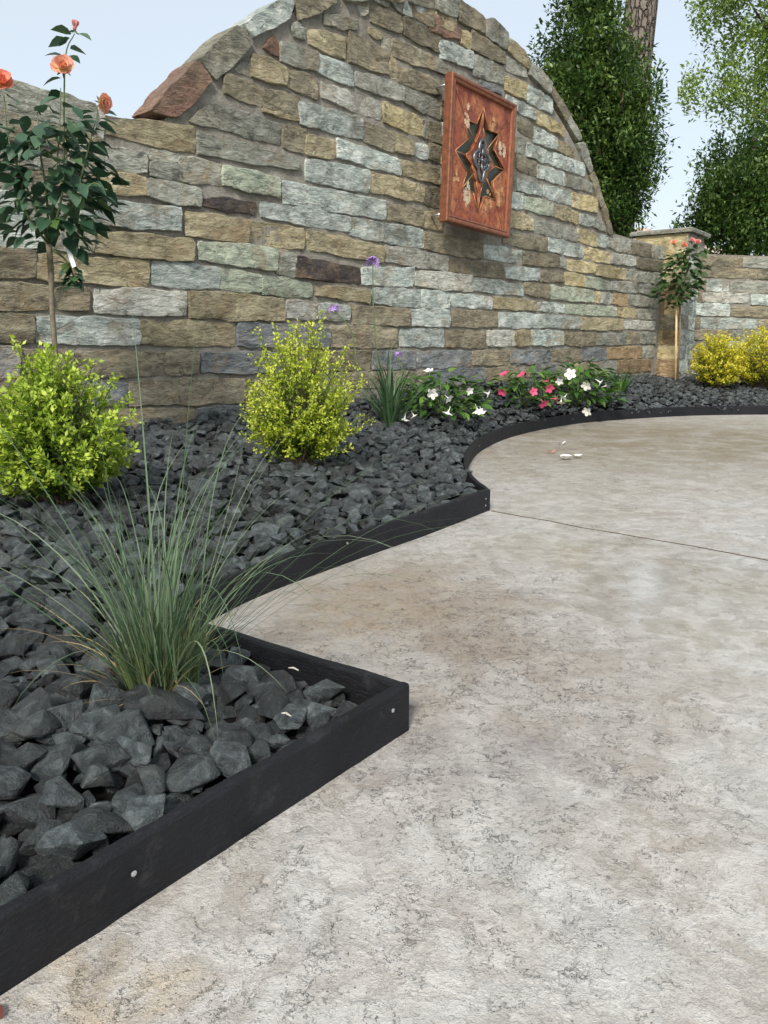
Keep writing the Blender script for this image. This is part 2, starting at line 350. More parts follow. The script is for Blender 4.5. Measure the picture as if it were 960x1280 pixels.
# ------------------------------------------------------------------ ground, bed and patio
def sheet(name, x0, y0, x1, y1, z, mat):
    o = link(name, mesh(name, [(x0,y0,z),(x1,y0,z),(x1,y1,z),(x0,y1,z)], [(0,1,2,3)], mat)); return tag(o, kind='structure')
sheet('lawn', -500, -500, 500, 700, -.10, LAWN)
def make_bed():
    xs = np.arange(-4.2, 8.3, .06); ys = np.arange(-.9, 12.2, .06); vs = []; idx = {}
    inside = lambda x, y: point_in_bed(x, y)
    for j, y in enumerate(ys):
        for i, x in enumerate(xs):
            vs.append((x, y, (bed_z(x, y)-.02 if border_d(x, y) > .11 else -.045) if inside(x, y) else -.08))
    n = len(xs); fs = []
    for j in range(len(ys)-1):
        for i in range(n-1): fs.append((j*n+i, j*n+i+1, (j+1)*n+i+1, (j+1)*n+i))
    tag(link('planting_bed', mesh('planting_bed', vs, fs, SOIL)), kind='structure')
MID = catmull([(*p, 0) for p in EDGE_MID], 6); FAR = catmull([(*p, 0) for p in EDGE_FAR], 8)
BORDER = [Vector((*EDGE_FRONT[0], 0)), Vector((*EDGE_FRONT[1], 0)), Vector((*EDGE_RETURN[1], 0))] + MID + FAR[1:]
BED_POLY = [(p.x, p.y) for p in BORDER] + [(8.0, 12.0), (-4.2, 12.0), (-4.2, -.752)]
def point_in_bed(x, y):
    c = False; P = BED_POLY; j = len(P)-1
    for i in range(len(P)):
        if (P[i][1] > y) != (P[j][1] > y) and x < (P[j][0]-P[i][0])*(y-P[i][1])/(P[j][1]-P[i][1])+P[i][0]: c = not c
        j = i
    return c
make_bed()

# the patio: two slabs of stamped concrete with an open joint from the inner corner to the right
J0 = Vector((*EDGE_FAR[0], 0)); J1 = Vector((1.317, 2.542, 0.000)); JD = (J1-J0).normalized(); JE = J0 + JD*9; JN = Vector((-JD.y, JD.x, 0))
def jline(off, k=60):
    out = []
    for i in range(k+1):
        s = 9*i/k; w = .006*math.sin(s*9.1)+.004*math.sin(s*23+1); out.append(J0 + JD*s + JN*(off+w))
    return out
def slab(poly, parent):
    bm = bmesh.new(); vs = [bm.verts.new((p.x, p.y, 0)) for p in poly]; f = bm.faces.new(vs)
    if f.normal.z < 0: f.normal_flip()
    g = bmesh.ops.extrude_face_region(bm, geom=[f]); 
    for v in [e for e in g['geom'] if isinstance(e, bmesh.types.BMVert)]: v.co.z = -.06
    bmesh.ops.recalc_face_normals(bm, faces=bm.faces[:])
    bmesh.ops.triangulate(bm, faces=[f for f in bm.faces if len(f.verts) > 4])
    me = bpy.data.meshes.new('concrete_slab'); bm.to_mesh(me); bm.free(); me.materials.append(PATIO)
    return link('concrete_slab', me, parent)
patio = empty('patio', (0, 0, 0)); tag(patio, kind='structure')
near = [Vector((*EDGE_FRONT[0], 0)), Vector((*EDGE_FRONT[1], 0)), Vector((*EDGE_RETURN[1], 0))] + MID
slab(near + jline(-.014) + [Vector((9.5, -6, 0)), Vector((-1.6, -6, 0))], patio)
slab(list(reversed(FAR)) + jline(.014) + [Vector((9.4, 3.0, 0)), Vector((9.4, 7.9, 0))], patio)
jl = jline(-.03); jr = jline(.03)
m = MB(); m.add([(p.x, p.y, -.004) for p in jl] + [(p.x, p.y, -.004) for p in jr], [(i, i+1, len(jl)+i+1, len(jl)+i) for i in range(len(jl)-1)])
m.build('joint_filler', plain('joint_grit', (.075,.062,.05), .95, 0, .4, 80, .1), patio)

# ------------------------------------------------------------------ black edging boards
SCREW_ME = None
def screw_mesh():
    global SCREW_ME
    if SCREW_ME is None:
        m = MB(); m.tube([(0,0,0),(0,0,.0015),(0,0,.0022)], [.0042,.0042,.003], 10); m.tube([(0,0,.0022),(0,0,.0023)], [.0014,.0014], 6)
        SCREW_ME = mesh('screw', m.v, m.f, STEEL)
    return SCREW_ME
def edging(line, label, screws=(), h0=.095, inner=1, ends=(0, 0)):
    """a board standing along line; its outer face on the line, thickness towards the bed"""
    P = [Vector(p) for p in line]; T = .021; m = MB(); prof = [(0, -.05), (0, .004), (0, .089), (.003, .0945), (.009, .0955), (T-.002, .0945), (T, .090), (T, -.05)]
    n = len(prof); vs = []
    # resample
    pts = [P[0]]
    for a, b in zip(P, P[1:]):
        k = max(1, int((b-a).length/.05))
        pts += [a+(b-a)*(i/k) for i in range(1, k+1)]
    for i, p in enumerate(pts):
        t = (pts[min(i+1, len(pts)-1)]-pts[max(i-1, 0)]).normalized(); nrm = Vector((-t.y, t.x, 0))*inner
        for a, z in prof:
            wob = .0012*math.sin(i*1.7+a*400)+.0008*math.sin(i*3.1)
            vs.append((p.x+nrm.x*(a+wob*(0 if z < 0 else 1)), p.y+nrm.y*(a+wob*(0 if z < 0 else 1)), z+(.0012*math.sin(i*.9) if z > .05 else 0)))
    fs = []
    for i in range(len(pts)-1):
        for k in range(n): fs.append((i*n+k, i*n+(k+1) % n, (i+1)*n+(k+1) % n, (i+1)*n+k))
    fs.append(tuple(range(n))); fs.append(tuple((len(pts)-1)*n+k for k in reversed(range(n))))
    me = mesh('edging_board', vs, fs, EDGING); bm = bmesh.new(); bm.from_mesh(me); bmesh.ops.recalc_face_normals(bm, faces=bm.faces[:]); bm.to_mesh(me); bm.free()
    root = empty('garden_edging', pts[0], label, 'edging', 'black boards edging the rock bed')
    link('board', me, root, loc=-pts[0])
    for (x, y, z, nx, ny) in screws:
        s = link('screw', screw_mesh(), root, loc=Vector((x, y, z))-pts[0]); s.rotation_euler = Vector((nx, ny, 0)).to_track_quat('Z', 'Y').to_euler()
    return root
fd = (Vector((*EDGE_FRONT[1], 0))-Vector((*EDGE_FRONT[0], 0))).normalized(); fn = Vector((fd.y, -fd.x, 0))
def fs_(d, z): p = Vector((*EDGE_FRONT[1], 0))-fd*d+fn*.0012; return (p.x, p.y, z, fn.x, fn.y)
edging([(*EDGE_FRONT[0], 0), (*EDGE_FRONT[1], 0)], 'straight black edging board nearest the camera with screws in its face', [fs_(.055, .062), fs_(.605, .052), fs_(1.3, .06)])
rv = (Vector((*EDGE_RETURN[2], 0))-Vector((*EDGE_RETURN[0], 0))).normalized()
edging([Vector((*EDGE_RETURN[0], 0))+rv*.001+Vector((-.004, .0045, 0)), (*EDGE_RETURN[2], 0)], 'short black edging board turning back from the front corner under the tall grass')
md = (MID[-1]-MID[-2]).normalized(); mn = Vector((md.y, -md.x, 0))
def ms_(d, z): p = MID[-1]-md*d+mn*.0012; return (p.x, p.y, z, mn.x, mn.y)
p_ = MID[12]; t_ = (MID[13]-MID[11]).normalized(); n_ = Vector((t_.y, -t_.x, 0))
edging(MID, 'curved black edging board running from behind the tall grass to the middle corner', [ms_(.045, .06), ms_(.045, .03), (p_.x+n_.x*.001, p_.y+n_.y*.001, .07, n_.x, n_.y)])
fsc = []
for i in (30, 50, 62): 
    p_ = FAR[i]; t_ = (FAR[i+1]-FAR[i-1]).normalized(); n_ = Vector((t_.y, -t_.x, 0)); fsc.append((p_.x+n_.x*.001, p_.y+n_.y*.001, .05, n_.x, n_.y))
edging(FAR, 'long black edging board sweeping round the far side of the patio', fsc)

# ------------------------------------------------------------------ stones
def noise3(x, y, z, seed=0):
    from mathutils import noise as N
    return N.noise(Vector((x+seed*13.7, y-seed*7.3, z+seed*3.1)))
def fbm(x, y, z, seed): return noise3(x, y, z, seed)+.5*noise3(x*2.1, y*2.1, z+3, seed)+.25*noise3(x*4.3, y*4.3, z+7, seed)
def stone_mesh(poly, depth, back, seed, rough=.0085, inset=-.0105, irregular=.009):
    """poly: corners (u, v) anticlockwise, in metres; a rock-faced front on sides going back to back"""
    P = [Vector((u, v)) for u, v in poly]; c = sum(P, Vector((0, 0)))/len(P)
    out = []
    for i, a in enumerate(P):                      # walk the outline in short steps and roughen it
        b = P[(i+1) % len(P)]; L = (b-a).length; k = max(2, min(20, int(L/.026)))
        for j in range(k):
            t = j/k; p = a+(b-a)*t; d = (p-c).normalized()
            amp = irregular*(1.0 if 0 < j < k else .7)
            q = p - d*(inset+(.007 if j == 0 else 0)) + Vector((fbm(p.x*9, p.y*9, 1, seed), fbm(p.x*9, p.y*9, 5, seed)))*amp + Vector((noise3(p.x*31, p.y*31, 1, seed), noise3(p.x*31, p.y*31, 5, seed)))*.0045
            out.append(q)
    n = len(out)
    w = max(p.x for p in P)-min(p.x for p in P); h = max(p.y for p in P)-min(p.y for p in P)
    e = min(.004, .06*h)
    def inner(p, dist):
        q = p-c; sx = max(0, 1-2*dist/max(w, .02)); sy = max(0, 1-2*dist/max(h, .02)); return c+Vector((q.x*sx, q.y*sy))
    tx, ty = rnd(-.012, .012), rnd(-.02, .03)       # the face is split a little out of true
    def zz(p):
        q = p-c; led = abs(fbm(p.x*3.0, p.y*20, 2, seed)); chip = max(0, fbm(p.x*6, p.y*9, 8, seed)-.18)+max(0, fbm(p.x*13, p.y*17, 11, seed)-.3)*.7
        return depth + tx*q.x/max(w,.1) + ty*q.y + rough*(.9*fbm(p.x*5, p.y*9, 0, seed)-.8*led-1.6*chip+.35*fbm(p.x*26, p.y*34, 4, seed))
    vs = [(p.x, p.y, back) for p in out]
    vs += [(p.x, p.y, max(.002, zz(p)-.003)) for p in out]
    steps = [e]; nr = max(1, int((h*.5-e)/.026))
    steps += [e+(h*.5-e)*(i/(nr+.6)) for i in range(1, nr+1)]
    for d_ in steps:
        for p in out: q = inner(p, d_); vs.append((q.x, q.y, zz(q)))
    fs = []; R_ = len(steps)+1
    for r in range(R_):
        for i in range(n): fs.append((r*n+i, r*n+(i+1) % n, (r+1)*n+(i+1) % n, (r+1)*n+i))
    fs.append(tuple(R_*n+i for i in range(n)))
    return vs, fs, c
def put_stone(poly, code, parent, frame, origin, depth=None, back=-.03, name='stone', seed=None, rough=.010, mat=None):
    """frame: (U, N) axes of the face; origin: a point with u=0, v=0 on the mortar face"""
    seed = seed if seed is not None else random.random()*50
    a = 0
    for i in range(len(poly)): a += poly[i][0]*poly[(i+1) % len(poly)][1]-poly[(i+1) % len(poly)][0]*poly[i][1]
    if a < 0: poly = poly[::-1]
    vs, fs, c = stone_mesh(poly, depth if depth is not None else rnd(.011, .024), back, seed, rough)
    U, Nn = frame; Z = Vector((0,0,1)); base = origin + U*c.x + Z*c.y
    pts = [origin + U*v[0] + Z*v[1] + Nn*v[2] - base for v in vs]
    me = mesh('stone', pts, fs, mat or STONE[code])
    bm = bmesh.new(); bm.from_mesh(me); bmesh.ops.triangulate(bm, faces=[f for f in bm.faces if len(f.verts) > 4]); bmesh.ops.recalc_face_normals(bm, faces=bm.faces[:])
    for f in bm.faces: f.smooth = True
    bm.to_mesh(me); bm.free(); me.set_sharp_from_angle(angle=R(26))
    return link(name, me, parent, loc=base-parent.location)

WALLQ = '''
t 2213 1759 2752 1756 2761 1901 2220 1840
n 2977 2116 3254 2103 3258 2202 2982 2218
n 3261 2099 3550 2108 3554 2222 3265 2201
t 3252 2075 3549 2073 3550 2099 3253 2094
t 3177 2248 3440 2259 3444 2359 3183 2374
n 3448 2258 3699 2233 3702 2356 3452 2359
k 2883 1920 3379 1911 3384 2039 2890 2040
k 2772 1757 3523 1788 3525 1853 2780 1880
n 3411 1905 3603 1897 3607 2044 3416 2034
t 3606 1892 3863 1914 3865 2020 3610 2013
t 3638 2538 3957 2526 3959 2659 3641 2627
m 3776 2679 4076 2729 4077 2790 3777 2743
n 4205 2820 4528 2833 4527 2938 4205 2930
n 3994 2523 4392 2538 4391 2678 3997 2707
t 4192 2745 4309 2733 4309 2784 4193 2784
m 4329 2677 4400 2672 4399 2771 4329 2777
n 4429 2662 4894 2690 4892 2784 4429 2774
n 4550 2827 4975 2819 4972 2930 4549 2944
r 4846 2939 5207 2971 5205 3046 4843 3047
k 4411 2995 4534 2954 4533 3041 4411 3029
b 4542 2957 4660 2971 4659 3053 4542 3043
b 4669 2961 4833 2964 4831 3069 4668 3055
t 4712 3081 5114 3123 5110 3223 4711 3168
y 5208 2948 5347 2942 5342 3050 5205 3033
b 4971 2786 5379 2817 5374 2933 4968 2903
m 4906 2690 5077 2695 5075 2755 4904 2777
t 4402 2533 4481 2532 4480 2662 4402 2655
n 4498 2517 4958 2526 4955 2632 4498 2621
c 4059 2393 4547 2399 4546 2507 4060 2487
k 3405 2383 3703 2402 3706 2502 3409 2491
b 3706 2396 4040 2386 4041 2501 3709 2506
c 3743 2252 4304 2233 4304 2357 3745 2348
k 4565 2396 5012 2367 5008 2493 4564 2503
y 4339 2230 4761 2212 4759 2334 4339 2357
m 4768 2211 4832 2214 4830 2323 4766 2327
n 4844 2214 5041 2207 5038 2319 4842 2331
b 3549 2062 4125 2079 4126 2208 3553 2197
n 4134 2069 4458 2054 4457 2170 4135 2198
t 4468 2063 4654 2067 4653 2166 4468 2185
b 4659 2072 4835 2066 4833 2157 4658 2153
n 4847 2079 5045 2066 5042 2176 4845 2178
b 3876 1921 4520 1910 4519 2011 3878 2041
t 4520 1918 4999 1915 4996 2023 4519 2014
b 3595 1740 4179 1745 4180 1889 3599 1871
t 4187 1757 4786 1757 4784 1885 4188 1883
n 4800 1758 5003 1746 5000 1880 4798 1880
b 3399 1574 4351 1589 4350 1715 3404 1716
b 3214 1473 3992 1466 3993 1569 3218 1569
b 4001 1450 4329 1439 4329 1567 4003 1560
b 4333 1438 4787 1434 4784 1566 4333 1564
n 4357 1593 4779 1588 4777 1705 4357 1698
t 4789 1582 5033 1586 5030 1709 4787 1696
t 3590 1323 4329 1293 4329 1405 3594 1444
t 2667 1318 3096 1315 3102 1446 2675 1444
t 3099 1313 3560 1315 3564 1447 3105 1444
k 3326 1154 3482 1145 3486 1277 3331 1297
d 3491 1143 4082 1130 4083 1243 3495 1272
c 4357 1303 5094 1286 5090 1398 4357 1421
n 4802 1424 5560 1411 5554 1545 4799 1555
b 5595 1425 6204 1420 6195 1537 5590 1533
n 5112 1281 5921 1281 5914 1397 5109 1376
b 4113 1132 4673 1148 4672 1285 4114 1246
c 4702 1152 5442 1141 5437 1276 4700 1266
b 5456 1153 6268 1149 6261 1241 5451 1269
t 3661 1033 4187 1001 4187 1095 3663 1107
b 4221 1003 4768 996 4765 1129 4221 1117
b 4775 996 5129 1002 5125 1126 4773 1127
b 5144 1021 5743 1014 5737 1114 5141 1127
t 5767 1022 6471 1025 6464 1109 5761 1123
c 3394 885 3683 886 3686 989 3398 994
b 3687 885 3978 886 3979 978 3690 988
n 4016 860 4627 856 4626 978 4017 986
b 4636 859 5128 859 5124 994 4635 983
n 5176 862 5844 868 5837 995 5172 988
b 5870 869 6638 872 6627 997 5862 996
b 6656 876 7344 873 7331 989 6646 990
t 7375 867 8356 872 8338 991 7361 988
c 8364 890 9235 888 9216 988 8350 976
n 3788 702 4488 695 4487 844 3791 846
b 4529 708 5068 698 5064 837 4528 834
n 5100 699 5671 688 5664 829 5096 833
c 5701 706 6136 706 6127 840 5694 834
t 6146 706 6385 709 6375 843 6137 840
b 6417 711 7029 712 7016 845 6406 850
n 7054 710 7701 705 7684 839 7041 836
k 7718 714 8453 713 8433 840 7703 833
n 8477 724 8844 729 8823 851 8458 847
k 8866 729 9277 724 9254 849 8844 856
n 3713 550 4187 533 4187 677 3716 673
s 4219 537 4703 538 4702 672 4220 670
s 4743 540 5465 538 5460 662 4741 667
n 5482 549 6073 539 6065 667 5477 667
s 6096 542 6782 533 6770 663 6088 660
s 6085 555 6765 549 6754 667 6078 667
n 6792 552 7412 552 7398 670 6781 667
s 7425 552 7995 550 7977 677 7411 669
o 8017 564 8928 563 8905 697 8000 688
k 8963 563 9258 571 9235 696 8939 697
s 4864 397 5652 397 5645 525 4861 516
n 5677 382 6465 424 6456 536 5670 516
s 6491 418 6891 415 6880 528 6482 526
n 7303 403 7842 408 7826 531 7290 520
k 7851 408 8273 407 8253 541 7834 535
o 8293 407 9218 401 9192 543 8272 545
b 6220 2325 6669 2318 6659 2417 6212 2425
t 6703 2456 7085 2445 7076 2524 6694 2549
b 6684 2314 7293 2320 7281 2426 6673 2428
b 6411 2179 6911 2173 6899 2292 6402 2283
n 6060 2199 6394 2178 6383 2312 6051 2322
k 6922 2176 7448 2193 7436 2282 6912 2277
b 6075 2021 6486 2032 6479 2119 6068 2120
b 6536 2036 7040 2019 7028 2134 6527 2134
y 7065 2008 7586 2021 7569 2151 7051 2137
b 5992 1871 6199 1893 6191 2004 5984 1992
g 6223 1887 6710 1875 6699 1994 6215 1994
t 6728 1878 7064 1875 7052 1984 6718 1988
y 7080 1873 7226 1871 7215 1966 7068 1984
b 7238 1872 7522 1876 7511 1964 7227 1967
k 7543 1877 7797 1854 7785 1941 7532 1965
t 5990 1712 6375 1727 6367 1829 5981 1847
k 6390 1712 7196 1699 7184 1807 6381 1823
y 7224 1712 7623 1699 7609 1812 7210 1836
b 7641 1703 7826 1711 7811 1817 7626 1814
k 7858 1712 8413 1688 8391 1828 7845 1806
n 8432 1700 9005 1693 8980 1829 8413 1813
k 9025 1705 9387 1711 9361 1843 9004 1822
n 5882 1571 6636 1558 6625 1679 5877 1656
b 6661 1571 7337 1560 7323 1680 6650 1691
y 7367 1555 7941 1551 7925 1664 7354 1670
c 7960 1554 8588 1573 8571 1676 7946 1654
n 8617 1555 9321 1561 9296 1689 8600 1661
n 6217 1423 6866 1437 6855 1548 6209 1529
k 6881 1444 6991 1433 6982 1521 6873 1525
y 7004 1425 7600 1428 7587 1529 6994 1522
y 7624 1417 8329 1412 8311 1530 7611 1517
k 8354 1411 8910 1410 8889 1526 8338 1519
k 8936 1419 9350 1412 9325 1541 8917 1526
b 5944 1283 6505 1300 6497 1404 5938 1374
n 6517 1294 6965 1303 6954 1408 6509 1391
y 6986 1293 7390 1288 7377 1398 6975 1404
g 7408 1287 7979 1284 7966 1374 7395 1397
c 7998 1287 8651 1287 8632 1401 7985 1373
k 8671 1299 9287 1271 9260 1414 8655 1392
n 6266 1166 6707 1143 6696 1264 6258 1274
g 6722 1141 7605 1146 7590 1263 6710 1269
y 7621 1159 7773 1145 7758 1255 7608 1258
c 7787 1145 8066 1148 8052 1245 7772 1252
o 8076 1146 8448 1140 8431 1251 8060 1253
k 8468 1150 9019 1147 8999 1254 8451 1256
k 9034 1159 9283 1140 9263 1243 9017 1251
b 6492 1024 7026 1018 7017 1103 6486 1105
g 7063 1013 8163 1020 8149 1113 7053 1112
y 8187 1023 8660 1011 8643 1114 8174 1112
k 8676 1009 9248 1007 9227 1120 8659 1113
n 5352 2943 5814 2943 5808 3034 5346 3084
k 5389 2769 5822 2803 5814 2932 5383 2919
c 5851 2915 6164 2935 6160 2992 5844 3028
y 5845 2764 6177 2759 6167 2894 5839 2863
b 6204 2749 6625 2744 6614 2865 6194 2884
b 5880 2650 6330 2625 6323 2715 5874 2737
y 6334 2616 6823 2591 6814 2681 6326 2711
n 6067 2502 6318 2478 6310 2584 6061 2588
b 6334 2455 6721 2458 6712 2553 6323 2579
k 6045 2324 6203 2286 6191 2439 6036 2443
s 5487 2713 5782 2720 5780 2761 5485 2759
n 4991 2385 5488 2336 5483 2459 4988 2506
t 5522 2337 6026 2315 6018 2439 5516 2454
b 5016 2217 5384 2194 5378 2316 5012 2356
k 5417 2182 5973 2166 5965 2285 5412 2293
t 5000 2062 5618 2020 5612 2141 4997 2180
n 5653 2012 6048 1998 6039 2119 5648 2122
b 5004 1908 5510 1876 5504 1997 5001 2028
t 5544 1868 5994 1848 5987 1957 5539 1984
t 5517 1710 5990 1704 5982 1827 5512 1833
m 2016 1559 2187 1580 2197 1694 2026 1670
k 2192 1580 2434 1610 2441 1709 2201 1693
t 2153 1479 2421 1493 2428 1583 2160 1568
k 2462 1674 2644 1690 2647 1734 2466 1729
k 2459 1602 2657 1599 2663 1683 2464 1668
k 2643 1601 2933 1617 2939 1728 2651 1725
g 2937 1615 3366 1611 3370 1723 2943 1726
k 2435 1489 2767 1472 2773 1580 2442 1583
d 2780 1485 3166 1482 3170 1558 2783 1534
b 2042 1316 2625 1330 2634 1459 2053 1434
t 2108 1176 2700 1178 2708 1301 2118 1290
t 1985 1027 2402 1021 2413 1162 1996 1148
b 2433 1036 2878 1035 2885 1160 2442 1161
g 2884 1035 3193 1035 3198 1139 2890 1158
g 2746 1191 3322 1168 3327 1304 2752 1298
g 3204 1022 3619 1022 3622 1116 3209 1134
n 1581 1026 1788 1039 1800 1162 1595 1157
t 1797 1036 1977 1028 1989 1166 1810 1162
b 1595 1164 1845 1177 1857 1296 1611 1312
m 1850 1179 2098 1175 2109 1295 1861 1291
b 1612 1325 1758 1325 1767 1411 1621 1409
k 1761 1302 2036 1312 2046 1428 1771 1406
m 1622 1417 1797 1426 1805 1514 1631 1504
n 1801 1422 2142 1456 2151 1557 1810 1514
k 1632 1514 1855 1532 1862 1602 1639 1582
m 1860 1533 2012 1553 2018 1621 1866 1600
k 1557 1771 2155 1755 2166 1889 1571 1903
c 2168 1758 2205 1739 2216 1874 2178 1881
m 1542 1638 1905 1649 1915 1756 1555 1754
n 1917 1651 2196 1681 2200 1738 1926 1748
n 1565 877 1838 889 1848 1002 1578 996
n 1879 896 2048 890 2058 1003 1888 994
c 2087 878 2638 879 2647 1013 2098 1003
n 1550 735 1748 731 1760 858 1563 857
b 1768 727 2327 715 2337 852 1781 858
t 2340 717 2972 710 2980 849 2350 848
s 3001 708 3771 695 3774 833 3008 848
t 2659 867 3372 862 3377 1006 2669 1020
s 1534 574 1664 570 1677 701 1547 706
n 1670 570 1936 552 1948 685 1683 696
n 1948 554 2480 551 2488 676 1960 685
n 2489 555 2694 553 2702 684 2498 681
s 2724 559 3339 536 3344 670 2731 674
n 3356 535 3697 537 3700 667 3361 670
s 2000 411 2229 398 2238 514 2010 527
n 2248 392 3020 365 3027 515 2258 524
n 3042 367 3487 359 3492 513 3049 514
s 3497 358 3824 341 3826 428 3501 461
n 3845 423 4843 390 4841 512 3847 530
n 2123 260 2656 251 2663 353 2133 375
s 2666 232 3020 223 3027 350 2674 353
n 3044 221 3482 200 3486 343 3050 355
s 3493 213 3861 199 3863 322 3497 343
n 1517 415 1746 401 1760 546 1532 563
s 1752 411 1991 396 2002 527 1764 541
s 1502 274 1804 256 1816 385 1516 404
n 1810 266 2114 250 2124 373 1821 389
'''
WALLP = '''
k 3054 2255 3163 2353 3173 2244
r 3291 2451 3359 2504 3397 2471 3386 2403 3272 2424
m 2726 1921 2862 2030 2938 1923
k 3500 2606 3591 2647 3624 2609 3610 2555 3515 2547
c 4087 2908 4190 2933 4179 2866 4121 2832
'''
COPING = '''
r 2482 1923 2788 2237 2876 2157 2660 1930
m 2815 2251 3073 2484 3185 2423 2910 2165
b 3131 2510 3385 2698 3505 2739 3477 2635 3179 2450
n 3522 2766 3550 2644 3871 2826 3881 2917 3648 2879
n 5185 3234 5178 3090 5518 3100 5524 3203
k 5535 3202 5626 3231 5858 3189 5836 3065 5544 3084
t 5868 3167 5938 3159 6202 3067 6195 2999 5863 3054
k 6215 3072 6568 2980 6555 2891 6198 2958
n 6613 2953 6915 2798 6846 2730 6598 2881
k 6931 2791 7166 2639 7118 2607 6865 2727
k 7102 2574 7239 2607 7438 2406 7385 2355 7228 2454
n 7371 2331 7458 2381 7716 2117 7636 2076
n 7660 2067 7735 2109 7966 1842 7839 1849
'''
RIGHTQ = '''
n 47 1654 627 1654 614 1769 35 1776
k 638 1656 1268 1662 1252 1780 625 1770
n 49 1531 858 1525 843 1643 39 1631
n 876 1521 1379 1519 1363 1637 862 1638
n 23 1371 120 1367 107 1491 10 1495
b 141 1364 456 1369 443 1486 128 1488
k 496 1361 1310 1351 1291 1490 482 1486
n 15 1237 90 1234 79 1345 4 1347
c 101 1235 771 1225 757 1347 90 1345
b 806 1211 1422 1197 1405 1326 792 1335
b 20 1076 508 1066 492 1207 6 1219
n 522 1071 1373 1047 1355 1187 510 1186
n 4 913 91 913 79 1031 -9 1039
b 100 922 945 908 929 1034 88 1045
n 957 905 1463 901 1446 1023 941 1029
n 29 776 501 768 487 893 17 891
k 524 764 1413 750 1394 892 510 888
k 32 630 361 629 348 753 20 753
b 383 629 946 618 931 746 370 749
t 969 614 1503 607 1484 741 953 746
n 36 482 691 478 676 610 23 611
k 713 478 1475 464 1457 598 698 606
b 39 343 437 339 424 461 27 464
n 460 335 1074 329 1058 457 446 461
t 1097 329 1542 318 1524 450 1081 453
'''
def parse(s):
    for l in s.strip().splitlines():
        w = l.split(); v = [float(x)/1000 for x in w[1:]]
        yield w[0], [(v[i], v[i+1]) for i in range(0, len(v), 2)]
# --- the arched wall
wall = empty('stone_wall', WF+WU*5.2, 'tall arched wall of mixed blue grey and brown stone with the rusty panel', 'stone wall')
AC = (5.2, -.31); AR = 3.53
def arch_pts(r, a0, a1, k): return [(AC[0]+r*math.cos(a0+(a1-a0)*i/k), AC[1]+r*math.sin(a0+(a1-a0)*i/k)) for i in range(k+1)]
U0, U1, TOP = -.2, 9.42, 1.885
aL = math.pi-math.acos(0)+0; 
a0 = math.asin((TOP-.02-AC[1])/(AR-.10)); outline = [(U0, -.1), (U1, -.1), (U1, TOP-.05)] + arch_pts(AR-.10, a0, math.pi-a0, 40) + [(2.2, TOP-.035), (U0, TOP-.01)]
bm = bmesh.new(); o_ = WF
vv = [bm.verts.new(WF+WU*u+Vector((0,0,v))-wall.location) for u, v in outline]; f = bm.faces.new(vv)
g = bmesh.ops.extrude_face_region(bm, geom=[f])
for v in [e for e in g['geom'] if isinstance(e, bmesh.types.BMVert)]: v.co -= WN*.16
bmesh.ops.triangulate(bm, faces=[f for f in bm.faces if len(f.verts) > 4]); bmesh.ops.recalc_face_normals(bm, faces=bm.faces[:])
me = bpy.data.meshes.new('mortar_core'); bm.to_mesh(me); bm.free(); me.materials.append(MORTAR); link('mortar_core', me, wall)
FRW = (WU, WN)
for code, poly in parse(WALLQ): put_stone(poly, code, wall, FRW, WF)  # tan stone under the panel coded brown, its shade put into the colour
for code, poly in parse(WALLP): put_stone(poly, code, wall, FRW, WF, depth=.012)
for code, poly in parse(COPING): put_stone(poly, code, wall, FRW, WF, depth=.030, back=-.165, name='coping_stone', rough=.008)
# the crown of the arch above the picture, and the run of wall left of it
codes = 'bbntkncmtnkb'
ang = [math.acos(max(-1, min(1, (u-AC[0])/AR))) for u in (3.90, 4.22, 4.55, 4.87, 5.17)]
for i in range(4):
    b_, a_ = ang[i]-.006, ang[i+1]+.006
    put_stone([(AC[0]+(AR-.12)*math.cos(b_), AC[1]+(AR-.12)*math.sin(b_)), (AC[0]+(AR-.12)*math.cos(a_), AC[1]+(AR-.12)*math.sin(a_)), (AC[0]+(AR+.03)*math.cos(a_), AC[1]+(AR+.03)*math.sin(a_)), (AC[0]+(AR+.03)*math.cos(b_), AC[1]+(AR+.03)*math.sin(b_))], 'knmk'[i], wall, FRW, WF, depth=.04, back=-.165, name='coping_stone')
for (u0, v0, u1, v1, c_) in [(3.93,2.90,4.17,3.00,'n'), (4.20,2.96,4.38,3.08,'k'), (4.60,2.97,4.88,3.10,'n'), (4.91,3.00,5.14,3.10,'t')]:
    put_stone([(u0,v0),(u1,v0),(u1,v1),(u0,v1)], c_, wall, FRW, WF)
ys_ = [.12, .30, .475, .65, .825, 1.00, 1.175, 1.35, 1.53, 1.70, 1.875]
for r_ in range(10):
    u = 1.50-rnd(.0, .12) if 1.0 > 2 else 1.48
    while u > -.1:
        L = rnd(.35, .65); put_stone([(max(-.18, u-L+.012), ys_[r_]+.008), (u, ys_[r_]+.008), (u, ys_[r_+1]-.008), (max(-.18, u-L+.012), ys_[r_+1]-.008)], random.choice('bnktsncb'), wall, FRW, WF); u -= L
